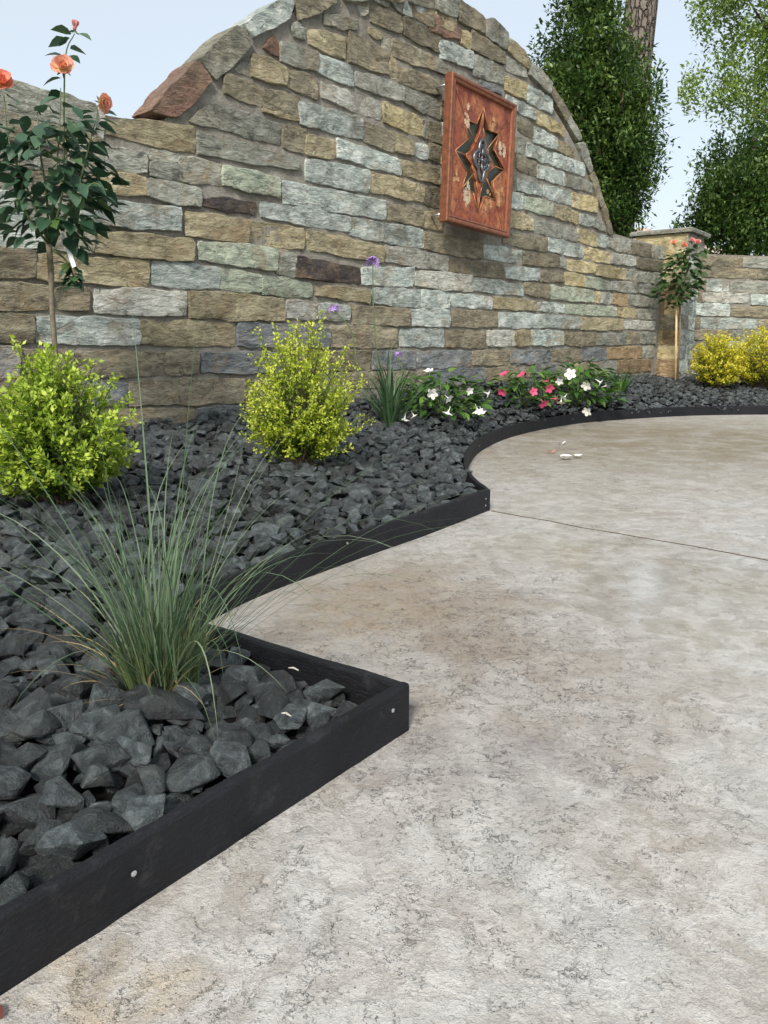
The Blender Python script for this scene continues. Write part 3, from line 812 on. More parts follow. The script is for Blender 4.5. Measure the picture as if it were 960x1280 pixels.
# --- the pier where the two walls meet
PC = Vector((3.5415, 9.444, 0)); PL_ = Vector((-.788, .616, 0)); PR_ = Vector((.616, .788, 0))
pier = empty('stone_pier', PC, 'square stone pier with a flat cap where the two walls meet', 'pier')
m = MB(); w_ = .60
q0 = Vector((0,0,0)); cs = [q0, PR_*w_, PR_*w_+PL_*w_, PL_*w_]
m.add([c_+Vector((0,0,.0)) for c_ in cs]+[c_+Vector((0,0,1.995)) for c_ in cs], [(0,1,2,3),(7,6,5,4),(0,4,5,1),(1,5,6,2),(2,6,7,3),(3,7,4,0)])
m.build('mortar_core', MORTAR, pier)
NL = Vector((-.616, -.788, 0)); NRt = Vector((.788, -.616, 0))
hs_ = [.20, .37, .54, .71, .89, 1.06, 1.24, 1.41, 1.59, 1.74, 1.99]
lc = 'ooyonyotyy'; rc = 'kbsbkbnkbk'  # left face given yellower stones, warm sunlight put into their colour
for i in range(10):
    z0, z1 = hs_[i]+.007, hs_[i+1]-.007
    if i % 2 == 0:
        put_stone([(0.0, z0), (.33, z0), (.33, z1), (0.0, z1)], lc[i], pier, (PL_, NL), PC, depth=.022)
        put_stone([(.345, z0), (.60, z0), (.60, z1), (.345, z1)], lc[(i+3) % 10], pier, (PL_, NL), PC, depth=.022)
        put_stone([(0.0, z0), (.24, z0), (.24, z1), (0.0, z1)], rc[i], pier, (PR_, NRt), PC, depth=.02)
        put_stone([(.255, z0), (.60, z0), (.60, z1), (.255, z1)], rc[i-1], pier, (PR_, NRt), PC, depth=.02)
    else:
        put_stone([(0.0, z0), (.60 if i == 9 else .2, z0), (.60 if i == 9 else .2, z1), (0.0, z1)], lc[i], pier, (PL_, NL), PC, depth=.022)
        if i != 9: put_stone([(.215, z0), (.60, z0), (.60, z1), (.215, z1)], lc[(i+5) % 10], pier, (PL_, NL), PC, depth=.022)
        put_stone([(0.0, z0), (.34, z0), (.34, z1), (0.0, z1)], rc[i], pier, (PR_, NRt), PC, depth=.02)
        put_stone([(.355, z0), (.60, z0), (.60, z1), (.355, z1)], rc[i-2], pier, (PR_, NRt), PC, depth=.02)
m = MB(); o = .065
def ring(o, z): return [PL_*a_+PR_*b_+Vector((0,0,z)) for a_, b_ in ((-o,-o),(-o,.6+o),(.6+o,.6+o),(.6+o,-o))]
vs = ring(o, 1.996)+ring(o+.004, 2.03)+ring(o-.012, 2.045)+ring(-.28, 2.085)
m.add(vs, [(3,2,1,0)]+[(r*4+k, r*4+(k+1) % 4, r*4+4+(k+1) % 4, r*4+4+k) for r in range(3) for k in range(4)]+[(12,13,14,15)])
m.build('cap_slab', STONE['k'], pier)
# --- the low wall on the right
QR = Vector((3.85, 9.84, 0)); DR = Vector((.9659, .2588, 0)); NR = Vector((.2588, -.9659, 0))
rwall = empty('stone_wall', QR+DR*1.0, 'low straight wall of grey and brown stone behind the yellow shrubs', 'stone wall')
m = MB(); a_ = QR-DR*.0-rwall.location; b_ = QR+DR*4.0-rwall.location; bk = NR*-.2
m.add([a_, b_, b_+bk, a_+bk]+[p+Vector((0,0,1.80)) for p in (a_, b_, b_+bk, a_+bk)], [(3,2,1,0),(4,5,6,7),(0,1,5,4),(1,2,6,5),(2,3,7,6),(3,0,4,7)])
m.build('mortar_core', MORTAR, rwall)
tops = []
for code, poly in parse(RIGHTQ):
    put_stone(poly, code, rwall, (DR, NR), QR)
u0_ = 1.62
for r_ in range(9):
    u = 1.62
    while u < 3.7:
        L = rnd(.3, .6); z_ = .28+.175*r_; put_stone([(u, z_), (u+L-.015, z_), (u+L-.015, z_+.16), (u, z_+.16)], random.choice('kbnktc'), rwall, (DR, NR), QR); u += L

# ------------------------------------------------------------------ the rock bed
def rock_mesh(seed, bevel):
    rg = np.random.default_rng(seed); bm = bmesh.new(); n = 13
    d = rg.normal(size=(n, 3)); d /= np.linalg.norm(d, axis=1)[:, None]
    k = rg.uniform(.82, 1.08, size=(n, 1)); ax = np.array([.54, rg.uniform(.36,.48), rg.uniform(.24,.34)])
    for p in d*k*ax: bm.verts.new(p)
    r_ = bmesh.ops.convex_hull(bm, input=bm.verts[:])
    bmesh.ops.delete(bm, geom=list({g for g in r_['geom_interior'] if isinstance(g, bmesh.types.BMVert)}), context='VERTS')
    bmesh.ops.dissolve_limit(bm, angle_limit=R(14), verts=bm.verts[:], edges=bm.edges[:])
    if bevel: 
        bmesh.ops.bevel(bm, geom=bm.edges[:], offset=.020, segments=1, affect='EDGES', profile=.5)
        bmesh.ops.triangulate(bm, faces=bm.faces[:])
        bmesh.ops.subdivide_edges(bm, edges=[e for e in bm.edges if e.calc_length() > .25], cuts=1, use_grid_fill=True)
        for v in bm.verts:
            q = v.co; v.co += q.normalized()*(.026*noise3(q.x*3.1, q.y*3.1, q.z*3.1, seed)+.016*noise3(q.x*9, q.y*9, q.z*9, seed))
    bmesh.ops.triangulate(bm, faces=bm.faces[:])
    me = bpy.data.meshes.new('rock'); bm.to_mesh(me); bm.free()
    if bevel: me.polygons.foreach_set('use_smooth', [True]*len(me.polygons)); me.set_sharp_from_angle(angle=R(33))
    return me
PROTO = [rock_mesh(100+i, True) for i in range(36)]; PROTO_LOW = [rock_mesh(100+i, False) for i in range(36)]
for i, me in enumerate(PROTO):
    me.materials.append(ROCK); a_ = me.attributes.new('tint', 'FLOAT', 'POINT'); a_.data.foreach_set('value', [((i*7) % 36)/36]*len(me.vertices))
def in_view(x, y, z):
    s_, c_ = math.sin(R(12.3)), math.cos(R(12.3)); zz = z-.72; d = y*c_-zz*s_
    if d < .2: return None
    px = 480+961*x/d; py = 640-961*(y*s_+zz*c_)/d
    return (px, py, d)
rocks = []
def scatter(step, size, dz, keep=1.0, lay=0):
    y = -.7; row = 0
    while y < 9.9:
        x = -3.2+(step*.5 if row % 2 else 0)
        while x < 7.0:
            px, py = x+rnd(-.4, .4)*step, y+rnd(-.4, .4)*step; x += step
            if random.random() > keep: continue
            v = in_view(px, py, .15)
            if v is None or v[0] < -260 or v[0] > 1220 or v[1] > 1600: continue
            if lay and (py > 2.4 or px > .2): continue
            if not point_in_bed(px, py): continue
            s = rnd(*size)*(1.0 if random.random() > .14 else 1.32)*(1.12 if (py < 1.5 and not lay) else 1); bd = border_d(px, py); wd = wall_d(px, py)
            if wd < .03 or bd < .022+.24*s: continue
            z = bed_z(px, py)+dz+(.0 if bd > .12 else -.006)
            # nothing of the pier's or walls' inside
            pr = Vector((px, py, 0))-PC
            if pr.dot(PL_) > -.05 and pr.dot(PR_) > -.05: continue
            rocks.append((px, py, z, s, (rnd(-.45,.45), rnd(-.45,.45), rnd(0, 6.28)), random.randrange(36)))
        y += step*.866; row += 1
scatter(.060, (.060, .080), -.012)
scatter(.070, (.062, .100), .014, .9)
rocks_far = len(rocks)
scatter(.052, (.038, .058), .000, .75, 1)
def vis(r): v = in_view(*r[:3]); return 0 if not (-20 < v[0] < 980 and 0 < v[1] < 1300) else r[3]/v[2]*(1.0 if r[2]-bed_z(r[0], r[1]) > 0 else .8)
rocks.sort(key=lambda r: -vis(r))
def rock_label(x, y, s):
    sz = 'large' if s > .088 else ('small' if s < .066 else 'medium'); return rock_place(x, y).replace('dark angular', sz+' dark angular')
def rock_place(x, y):
    v = in_view(x, y, .1)
    if x > -.32 and y < 1.62 and border_d(x, y) < .30: return 'dark angular rock inside the front corner of the black edging'
    if v[1] > 860: return 'dark angular rock near the bottom left, along the front board'
    if v[0] < 190: return 'dark angular rock left of the tall grass, below the lime shrub'
    return 'dark angular rock beside or behind the tall grass clump'
for (x, y, z, s, e, k) in rocks[:300]:
    o = link('rock', PROTO[k], None, loc=(x, y, z), rot=e, scale=s)
    tag(o, rock_label(x, y, s), 'rock', 'loose dark rocks covering the bed')
vs_, fs_l, tn = [], [], []
cache = []
for me in PROTO_LOW:
    co = np.zeros(len(me.vertices)*3); me.vertices.foreach_get('co', co); cache.append((co.reshape(-1, 3), np.array([list(p.vertices) for p in me.polygons])))
off = 0
for (x, y, z, s, e, k) in rocks[300:]:
    co, fa = cache[k]; M = np.array(Euler(e).to_matrix()); p = (co*s)@M.T+np.array([x, y, z])
    vs_.append(p); fs_l.append(fa+off); off += len(p); tn.append(np.full(len(p), random.random()))
V = np.concatenate(vs_); Fc = np.concatenate(fs_l); me = bpy.data.meshes.new('rock_bed'); me.from_pydata(V.tolist(), [], Fc.tolist()); me.update(); me.materials.append(ROCK)
a_ = me.attributes.new('tint', 'FLOAT', 'POINT'); a_.data.foreach_set('value', np.concatenate(tn))
tag(link('rock_bed', me), 'smaller looking dark rocks filling the rest of the bed up to the walls', 'rocks', None, 'stuff')
print('rocks', len(rocks))

# ------------------------------------------------------------------ leaves
def leaf_cloud(name, pos, dirs, length, width, mat, parent, tint, fold=.18, droop=0.0):
    """many small two-sided folded leaves in one mesh"""
    n = len(pos); d = dirs/np.maximum(np.linalg.norm(dirs, axis=1), 1e-6)[:, None]
    up = RNG.normal(size=(n, 3))*.5+np.array([0, 0, 1.0]); sde = np.cross(d, up); sde /= np.maximum(np.linalg.norm(sde, axis=1), 1e-6)[:, None]; nr = np.cross(sde, d)
    L = length[:, None]; W = width[:, None]
    base = pos; mid = pos+d*L*.5-nr*W*fold; tip = pos+d*L-nr*L*droop
    a = pos+d*L*.42+sde*W*.5; b = pos+d*L*.42-sde*W*.5
    V = np.stack([base, a, tip, b, mid], 1).reshape(-1, 3); i = np.arange(n)[:, None]*5
    Fa = np.concatenate([i+np.array([[0,1,4]]), i+np.array([[1,2,4]]), i+np.array([[2,3,4]]), i+np.array([[3,0,4]])], 1).reshape(-1, 3)
    me = bpy.data.meshes.new(name); me.vertices.add(len(V)); me.vertices.foreach_set('co', V.ravel())
    me.loops.add(Fa.size); me.loops.foreach_set('vertex_index', Fa.ravel()); me.polygons.add(len(Fa)); me.polygons.foreach_set('loop_start', np.arange(len(Fa))*3)
    me.update(calc_edges=True); me.validate(); me.materials.append(mat)
    at_ = me.attributes.new('tint', 'FLOAT', 'POINT'); at_.data.foreach_set('value', np.repeat(tint, 5))
    o = link(name, me, parent); o['kind'] = 'stuff'; return o
def unit(v): return v/np.maximum(np.linalg.norm(v, axis=-1, keepdims=True), 1e-6)

def leaf_shape(name, mat, w=.5, curl=.25, fold=.12, steps=(.16,.42,.70), ws=(.66,1.0,.66)):
    vs = [(0,0,0)]; fs = []
    for t, k in zip(steps, ws):
        z = -curl*t*t
        vs += [(-w*.5*k, t, z+fold*k*w), (0, t, z), (w*.5*k, t, z+fold*k*w)]
    vs.append((0, 1, -curl)); n = len(steps); T = 3*n+1
    fs += [(0,2,1),(0,3,2)]
    for i in range(n-1):
        a = 1+3*i; fs += [(a,a+1,a+4,a+3),(a+1,a+2,a+5,a+4)]
    a = 1+3*(n-1); fs += [(a,a+1,T),(a+1,a+2,T)]
    return mesh(name, vs, fs, mat, True)
def aim(d, roll=0.0):
    """rotation taking +Y to d with +Z as upright as may be"""
    d = Vector(d).normalized(); up = Vector((0,0,1)) if abs(d.z) < .97 else Vector((1,0,0))
    x = d.cross(up).normalized(); z = x.cross(d).normalized(); M = Matrix((x, d, z)).transposed()
    return (M @ Matrix.Rotation(roll, 3, 'Y')).to_euler()

# ------------------------------------------------------------------ golden shrubs
def shrub(base, h, rx, mat, label, nst, per, ll, group=None, zmin=.05, lean=(0,0), spike=.12, seed=1):
    rg = np.random.default_rng(seed); random.seed(seed)
    root = empty('golden_shrub', base, label, 'shrub', group); st = MB(); P, Dd, Tn = [], [], []
    for i in range(nst):
        az = rg.uniform(0, 2*math.pi); el = math.asin(rg.uniform(-.75, 1)); r = rg.uniform(.68, .95)+(rg.uniform(.05, spike+.12) if rg.random() < (.42 if el > .25 else .2) else 0)
        cz = h*.46
        end = np.array([math.cos(az)*math.cos(el)*rx*r+lean[0]*math.sin(el), math.sin(az)*math.cos(el)*rx*r, cz+math.sin(el)*(h*.54 if el > 0 else h*.42)*r])
        if end[2] < zmin*h: end[2] = zmin*h+rg.uniform(0, .05)
        b0 = np.array([rg.normal()*.02, rg.normal()*.02, 0.0]); ctl = b0*.3+np.array([end[0]*.45, end[1]*.45, end[2]*.62])
        ts = np.linspace(0, 1, 9); cv = (1-ts)[:,None]**2*b0+2*((1-ts)*ts)[:,None]*ctl+(ts**2)[:,None]*end
        st.tube([tuple(c) for c in cv[::2]], [.0035,.003,.0022,.0016,.001], 4, False)
        for j in range(per):
            t = 1-.62*rg.random()**1.5; c = (1-t)**2*b0+2*(1-t)*t*ctl+t*t*end+rg.normal(size=3)*rx*.035
            tan = unit(2*(1-t)*(ctl-b0)+2*t*(end-ctl)); side = unit(np.cross(tan, rg.normal(size=3)))
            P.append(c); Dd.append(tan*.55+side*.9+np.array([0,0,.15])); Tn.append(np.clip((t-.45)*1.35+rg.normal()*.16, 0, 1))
    st.build('stems', TWIG, root)['kind'] = 'stuff'
    n = len(P); L = rg.uniform(.7, 1.2, n)*ll
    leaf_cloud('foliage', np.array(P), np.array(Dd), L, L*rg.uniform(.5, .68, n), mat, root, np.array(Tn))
    return root
SG = 'golden shrubs in the rock bed'
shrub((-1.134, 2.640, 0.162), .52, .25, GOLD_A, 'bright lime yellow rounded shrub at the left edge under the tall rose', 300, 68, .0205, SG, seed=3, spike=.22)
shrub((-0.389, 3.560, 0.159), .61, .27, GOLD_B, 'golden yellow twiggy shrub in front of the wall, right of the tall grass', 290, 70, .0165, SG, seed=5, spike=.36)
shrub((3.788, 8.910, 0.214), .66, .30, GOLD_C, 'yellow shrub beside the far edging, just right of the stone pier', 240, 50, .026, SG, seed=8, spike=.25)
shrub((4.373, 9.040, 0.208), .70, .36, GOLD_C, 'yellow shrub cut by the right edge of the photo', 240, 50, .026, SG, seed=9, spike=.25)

# ------------------------------------------------------------------ tall blue grass
random.seed(11)
gb = (-0.420, 1.350, 0.077)
grass = empty('ornamental_grass', gb, 'tall fountain of thin blue green grass blades in the front rocks', 'grass clump')
def blade_mesh(az, L, tilt, droop, w, b0, seg=13, tw=0.0):
    sw = random.gauss(0, .5); pts = []; p = Vector(b0); th = tilt; ds = L/seg; d2 = Vector((math.cos(az), math.sin(az), 0)); pts.append(p.copy())
    for i in range(seg):
        th += droop*((i+1)/seg)**1.6/seg*2.2
        d2 = Vector((math.cos(az+sw*i/seg), math.sin(az+sw*i/seg), 0)); p = p+(d2*math.sin(th)+Vector((0,0,math.cos(th))))*ds; pts.append(p.copy())
    side = Vector((-math.sin(az+tw), math.cos(az+tw), 0)); vs = []; fs = []
    for i, p in enumerate(pts):
        t = i/seg; ww = w*(1-t**2.2)*(.6+.4*min(1, t*6)); k = (d2*math.cos(0)).normalized()*ww*.35
        vs += [p-side*ww, p+k, p+side*ww]
    for i in range(seg): a = 3*i; fs += [(a,a+1,a+4,a+3),(a+1,a+2,a+5,a+4)]
    return mesh('blade', vs, fs, None, True)
for i in range(266):
    r_ = abs(random.gauss(0, .030)); az = rnd(0, 2*math.pi); b0 = (r_*math.cos(az), r_*math.sin(az)*.9, -.01)
    az2 = az+random.gauss(0, .8); q = random.random()
    if q < .52: L, tilt, dr = rnd(.24, .48), abs(random.gauss(.25, .2)), rnd(.4, 1.7)
    elif q < .82: L, tilt, dr = rnd(.38, .62), abs(random.gauss(.22, .16)), rnd(.3, 1.3)
    else: L, tilt, dr = rnd(.46, .78), rnd(.35, .9), rnd(.7, 1.9)
    if math.sin(az2) < -.55: L *= .80                            # the near side is shorter
    me = blade_mesh(az2, L, tilt, dr, rnd(.0009, .0018), b0, tw=random.gauss(0, .6)); link('blade', me, grass, BLUE_GRASS)
for i in range(26):
    az = rnd(0, 6.28); me = blade_mesh(az, rnd(.12, .34), rnd(.3, 1.1), rnd(.2, 1.4), rnd(.0014, .0026), (.035*math.cos(az), .035*math.sin(az), -.01), 9); link('dry_blade', me, grass, STRAW)
# long single blades the photo shows standing above the rest
for az, L, tilt, dr in ((1.9,.74,.03,.10), (.7,.80,.11,.12), (2.9,.70,.20,.3), (-2.8,.74,.45,.75), (0.1,.72,.52,.8), (-.35,.70,.75,.9), (-1.15,.58,.62,1.7), (-1.0,.56,.75,1.9), (3.05,.72,.62,1.1), (.35,.74,.36,.6), (-.55,.74,.55,2.0), (-.75,.66,.55,2.1), (-.30,.78,.62,1.5), (-.95,.62,.5,2.3), (-1.3,.5,.55,2.2), (.05,.86,.7,1.1), (.25,.84,.62,1.1), (-.15,.80,.8,1.0), (-2.0,.5,.6,2.0), (2.75,.8,.5,.6), (-2.6,.78,.6,1.0), (-.62,.66,.75,1.25), (-.85,.60,.8,1.2), (-.42,.72,.8,1.1), (-1.05,.52,.85,1.25), (-.2,.80,.85,.95), (.02,.84,.8,.95), (-.72,.70,.6,1.5)):
    link('blade', blade_mesh(az, L, tilt, dr, .0021, (.02*math.cos(az), .02*math.sin(az), 0), 16), grass, BLUE_GRASS)
tb = []; td = []
for i in range(420):
    az = rnd(0, 6.28); r_ = .058*math.sqrt(random.random()); tb.append((r_*math.cos(az), r_*math.sin(az), -.01)); td.append((math.cos(az)*r_*5, math.sin(az)*r_*5, 1))
leaf_cloud('blade_bases', np.array(tb), np.array(td), RNG.uniform(.08, .2, 420), RNG.uniform(.0025, .004, 420), BLUE_GRASS_M, grass, RNG.uniform(0, .6, 420), .1)

# ------------------------------------------------------------------ roses
PETAL = leaf_shape('petal', None, .95, -.35, .22, (.25,.55,.85), (.62,1.0,.92))
def petal_me(mat):
    me = PETAL.copy(); me.materials.append(mat); return me
PE = {k: petal_me(m_) for k, m_ in (('peach', PETAL_PEACH), ('coral', PETAL_CORAL), ('pink', PETAL_PINK), ('white', PETAL_WHITE), ('hot', PETAL_HOT), ('lilac', PETAL_LILAC))}
SEPAL = leaf_shape('sepal', STEMG, .35, -.2, .1)
def blossom(parent, loc, axis, size, kind, mat, rings=((5,.25,.55),(6,.60,.75),(7,1.05,.95),(7,1.45,1.05)), name='blossom'):
    """petals in rings around a small heart; loc is local to parent"""
    m = MB(); m.tube([(0,-.5*size*.2,0),(0,.05*size,0),(0,.22*size,0),(0,.30*size,0)], [size*.05,size*.12,size*.11,size*.03], 8)
    b = m.build(name, mat, parent, True, loc); b.rotation_euler = aim(axis, rnd(0, 6))
    for ri, (n, open_, ln) in enumerate(rings):
        for k in range(n):
            a = 2*math.pi*k/n+ri*.5+rnd(-.2,.2); t = open_+rnd(-.12,.12)
            d = Vector((math.sin(t)*math.cos(a), math.cos(t), math.sin(t)*math.sin(a)))
            inn = Vector((-math.cos(a)*math.cos(t), math.sin(t), -math.sin(a)*math.cos(t)))
            x = d.cross(inn).normalized(); M = Matrix((x, d, inn)).transposed()
            link('petal', PE[kind], b, loc=(0, size*.02*(4-ri), 0), rot=M.to_euler(), scale=size*.5*ln*rnd(.9,1.1))
    for k in range(5):
        a = k*1.257; d = Vector((math.cos(a)*.9, -.45, math.sin(a)*.9)); link('sepal', SEPAL, b, loc=(0,-size*.05,0), rot=aim(d), scale=size*.4)
    return b
LEAF_R = leaf_shape('leaf', ROSE_LEAF, .70, .22, .14); LEAF_RS = leaf_shape('leaf', ROSE_LEAF_S, .62, .22, .14)

random.seed(21)
RB = Vector(((-1.436, 3.420, 0.722)[0], 3.42, 0)) if False else None
rb0 = Vector((-1.434, 3.420, 0.739)); rb = Vector((rb0.x, 3.42, bed_z(rb0.x, 3.42)))
rose = empty('rose_tree', rb, 'tall standard rose with peach and coral blooms above a dark leafy head', 'rose')
def lp(t): return Vector(t)-rb
fork = lp((-1.418, 3.420, 1.135)); m = MB()
m.tube(catmull([(0,0,-.05), lp((-1.430, 3.420, 0.823)), lp((-1.420, 3.420, 1.005)), fork], 4), [.0115]*8+[.0125]*5, 9); m.build('trunk', ROSE_STEM, rose, True)
tips = []
def branch(pts, r=.0055):
    P = catmull(pts, 5); mm = MB(); mm.tube(P, [r*(1-.65*i/(len(P)-1)) for i in range(len(P))], 6); mm.build('branch', STEMG, rose, True); return P
Y0 = 3.42
BR = [[fork, lp((-1.464, 3.400, 1.307)), lp((-1.525, 3.380, 1.518)), lp((-1.529, 3.380, 1.697))],
      [fork, lp((-1.352, 3.360, 1.331)), lp((-1.329, 3.400, 1.553)), lp((-1.310, 3.410, 1.735))],
      [fork, lp((-1.358, 3.460, 1.349)), lp((-1.319, 3.440, 1.624)), lp((-1.291, 3.440, 1.863)), lp((-1.248, 3.440, 1.944))],
      [fork, lp((-1.278, 3.400, 1.338)), lp((-1.207, 3.400, 1.522)), lp((-1.171, 3.420, 1.648))],
      [fork, lp((-1.438, 3.320, 1.201)), lp((-1.460, 3.280, 1.286)), lp((-1.494, 3.260, 1.267))],
      [fork, lp((-1.262, 3.300, 1.259)), lp((-1.167, 3.280, 1.346)), lp((-1.126, 3.280, 1.331))],
      [fork, lp((-1.360, 3.300, 1.320)), lp((-1.363, 3.280, 1.465)), lp((-1.368, 3.300, 1.601))],
      [lp((-1.404, 3.420, 1.112)), lp((-1.345, 3.400, 1.068)), lp((-1.309, 3.380, 1.002)), lp((-1.309, 3.380, 0.966))],
      [fork, lp((-1.430, 3.550, 1.267)), lp((-1.470, 3.600, 1.440)), lp((-1.349, 3.580, 1.533))]]
branches = [branch(b) for b in BR]
def put_leaf(me, parent, p, d, s, roll=0): return link('leaf', me, parent, loc=p, rot=aim(d, roll), scale=s)
nl = 0
cc = lp((-1.374, 3.400, 1.412))
while nl < 275:
    # leaflets gathered in the head of the tree: fuller low down, loose at the top
    a = rnd(0, 2*math.pi); el = math.asin(rnd(-.95, .92)); rr = rnd(.25, 1.0)**.6
    p = cc+Vector((math.cos(a)*math.cos(el)*.245*rr, math.sin(a)*math.cos(el)*.20*rr, math.sin(el)*.325*rr-.02))
    if p.z > cc.z+.19 and random.random() < .5: continue
    out = Vector((math.cos(a)*.9, math.sin(a)*.9, rnd(-.95, .30)))
    put_leaf(LEAF_R, rose, p, out, rnd(.062, .098), rnd(-.7, .7)); nl += 1
for P in (branches[0], branches[1], branches[2], branches[3]):
    for i in range(8, len(P)):
        for s_ in (-1, 1):
            if random.random() < .6:
                put_leaf(LEAF_R, rose, P[i]+Vector((s_*.012,0,0)), Vector((s_*.9, rnd(-.6,.3), rnd(-.45,.35))), rnd(.055,.088), rnd(-.5,.5))
P = branches[7]
for i in range(6, len(P)):
    for s_ in (-1, 1, 0):
        put_leaf(LEAF_R, rose, P[i]+Vector((s_*.01,0,0)), Vector((s_+rnd(-.3,.3), -.5, rnd(-.9,.2))), rnd(.045,.065))
blossom(rose, lp((-1.290, 3.400, 1.803)), (.25,-.85,.35), .088, 'peach', PETAL_PEACH)
blossom(rose, lp((-1.522, 3.360, 1.732)), (.3,-.75,.5), .096, 'coral', PETAL_CORAL)
blossom(rose, lp((-1.145, 3.400, 1.676)), (.75,-.35,-.15), .075, 'peach', PETAL_PINK)
blossom(rose, lp((-1.356, 3.290, 1.619)), (.8,-.3,.3), .06, 'peach', PETAL_PEACH, rings=((4,.2,.8),(4,.45,.9)))
blossom(rose, lp((-1.247, 3.440, 1.959)), (.35,-.3,.9), .062, 'pink', PETAL_PINK, rings=((4,.2,.8),(4,.45,.95)), name='bud')
m = MB(); ta, tb_ = lp((-1.333, 3.360, 1.172)), lp((-1.287, 3.340, 1.034)); tv = (tb_-ta); sx = Vector((.008, 0, .003))
m.add([ta-sx*.4, ta+sx*.4, ta+tv*.2+sx, tb_+sx*1.1, tb_-sx*1.1, ta+tv*.2-sx]+[v+Vector((0,-.0012,0)) for v in (ta-sx*.4, ta+sx*.4, ta+tv*.2+sx, tb_+sx*1.1, tb_-sx*1.1, ta+tv*.2-sx)],
      [(0,1,2,3,4,5),(11,10,9,8,7,6)]+[(i,(i+1) % 6+0, (i+1) % 6+6, i+6) for i in range(6)])
m.build('plant_tag', plain('pale_tag_plastic', (.66,.74,.78), .4, 0, .05), rose)

# the young rose in front of the pier
random.seed(33)
r2b = Vector((3.639, 9.720, 0.326)); r2b = Vector(((3.414, 9.120, 0.350)[0], 9.12, .30)); rose2 = empty('rose_tree', r2b, 'young rose tied to a bamboo stake in front of the stone pier', 'rose')
Y2 = r2b.y
m = MB(); m.tube([(0,0,-.05), Vector((3.342, 9.100, 1.260))-r2b], [.014,.012], 8); m.build('bamboo_stake', plain('bamboo', (.62,.46,.25), .6, 0, .2, 20), rose2, True)
m = MB(); m.tube([(.03,.03,-.05), (.02,.03,.5), Vector((3.394, 9.140, 1.262))-r2b], [.012,.011,.010], 7); m.build('trunk', ROSE_STEM, rose2, True)
c2 = Vector((3.379, 9.100, 1.479))-r2b; hd = Vector((3.406, 9.120, 1.243))-r2b
for k, t_ in enumerate([(3.260, 9.100, 1.609), (3.433, 9.050, 1.690), (3.216, 9.100, 1.242), (3.553, 9.100, 1.566), (3.354, 9.100, 1.781)]):
    m = MB(); e_ = Vector(t_)-r2b; m.tube([hd, (hd+e_)*.5+Vector((0,0,.03)), e_], [.007,.005,.003], 5); m.build('branch', STEMG, rose2, True)
k = 0
while k < 240:
    a = rnd(0, 6.28); el = math.asin(rnd(-1, 1)); rr = rnd(.3, 1.0)**.6
    p = c2+Vector((math.cos(a)*math.cos(el)*.25*rr+.22*math.sin(el)*rr*.5, math.sin(a)*math.cos(el)*.2*rr, math.sin(el)*.36*rr))
    put_leaf(LEAF_RS, rose2, p, (math.cos(a), math.sin(a)-.2, rnd(-.7,.3)), rnd(.075,.115), rnd(-.7,.7)); k += 1
for t_, kd, mt in (((3.243, 9.050, 1.818), 'peach', PETAL_PEACH), ((3.334, 9.000, 1.787), 'coral', PETAL_CORAL), ((3.438, 9.050, 1.844), 'pink', PETAL_PINK), ((3.511, 9.050, 1.827), 'pink', PETAL_PINK)):
    blossom(rose2, Vector(t_)-r2b, (rnd(-.4,.4), -.7, .6), (.085), kd, mt, rings=((5,.4,.7),(6,.9,.9),(6,1.3,1.0)))

# ------------------------------------------------------------------ lilac flowered plant with strap leaves
random.seed(41)
tbp = Vector((0.042, 5.040, 0.202)); tul = empty('flowering_plant', tbp, 'clump of dark strap leaves carrying lilac flower heads on tall thin stalks', 'plant')
TY = tbp.y
for i in range(90):
    az = rnd(0, 6.28); L = rnd(.30, .62); me = blade_mesh(az, L, rnd(.06, .7), rnd(.3, 1.5), rnd(.0045, .008), (.04*math.cos(az)*random.random(), .04*math.sin(az)*random.random(), -.02), 9)
    me.name = 'strap_leaf'; link('strap_leaf', me, tul, STRAP)
def umbel(parent, pts, n, spread, s):
    P = catmull([Vector(p)-tbp for p in pts], 6); mm = MB(); mm.tube(P, .0035, 5); stalk = mm.build('flower_stalk', STEMG, parent, True); top = P[-1]
    for k in range(n):
        a = rnd(0, 6.28); e_ = rnd(-.3, 1.2); d = Vector((math.cos(a)*math.cos(e_), math.sin(a)*math.cos(e_), math.sin(e_)))
        mm = MB(); q = top+d*spread; mm.tube([top, q], .0012, 4)
        x = d.orthogonal().normalized(); y = d.cross(x)
        for j in range(6):
            b_ = j*1.047; o_ = x*math.cos(b_)+y*math.sin(b_); w_ = x*-math.sin(b_)+y*math.cos(b_)
            mm.add([q, q+o_*s*.5+w_*s*.22+d*s*.2, q+o_*s+d*s*.25, q+o_*s*.5-w_*s*.22+d*s*.2], [(0,1,2,3)])
        mm.build('floret', PETAL_LILAC, stalk)
umbel(tul, [tbp, (-0.031, 5.040, 0.520), (-0.066, 5.040, 0.921), (-0.070, 5.040, 1.217)], 16, .030, .028)
umbel(tul, [tbp, (-0.144, 4.990, 0.472), (-0.197, 4.990, 0.772), (-0.252, 4.990, 0.870), (-0.312, 4.990, 0.929)], 10, .030, .022)
umbel(tul, [tbp, (0.076, 4.940, 0.424), (0.116, 4.940, 0.549), (0.086, 4.940, 0.644)], 8, .022, .020)

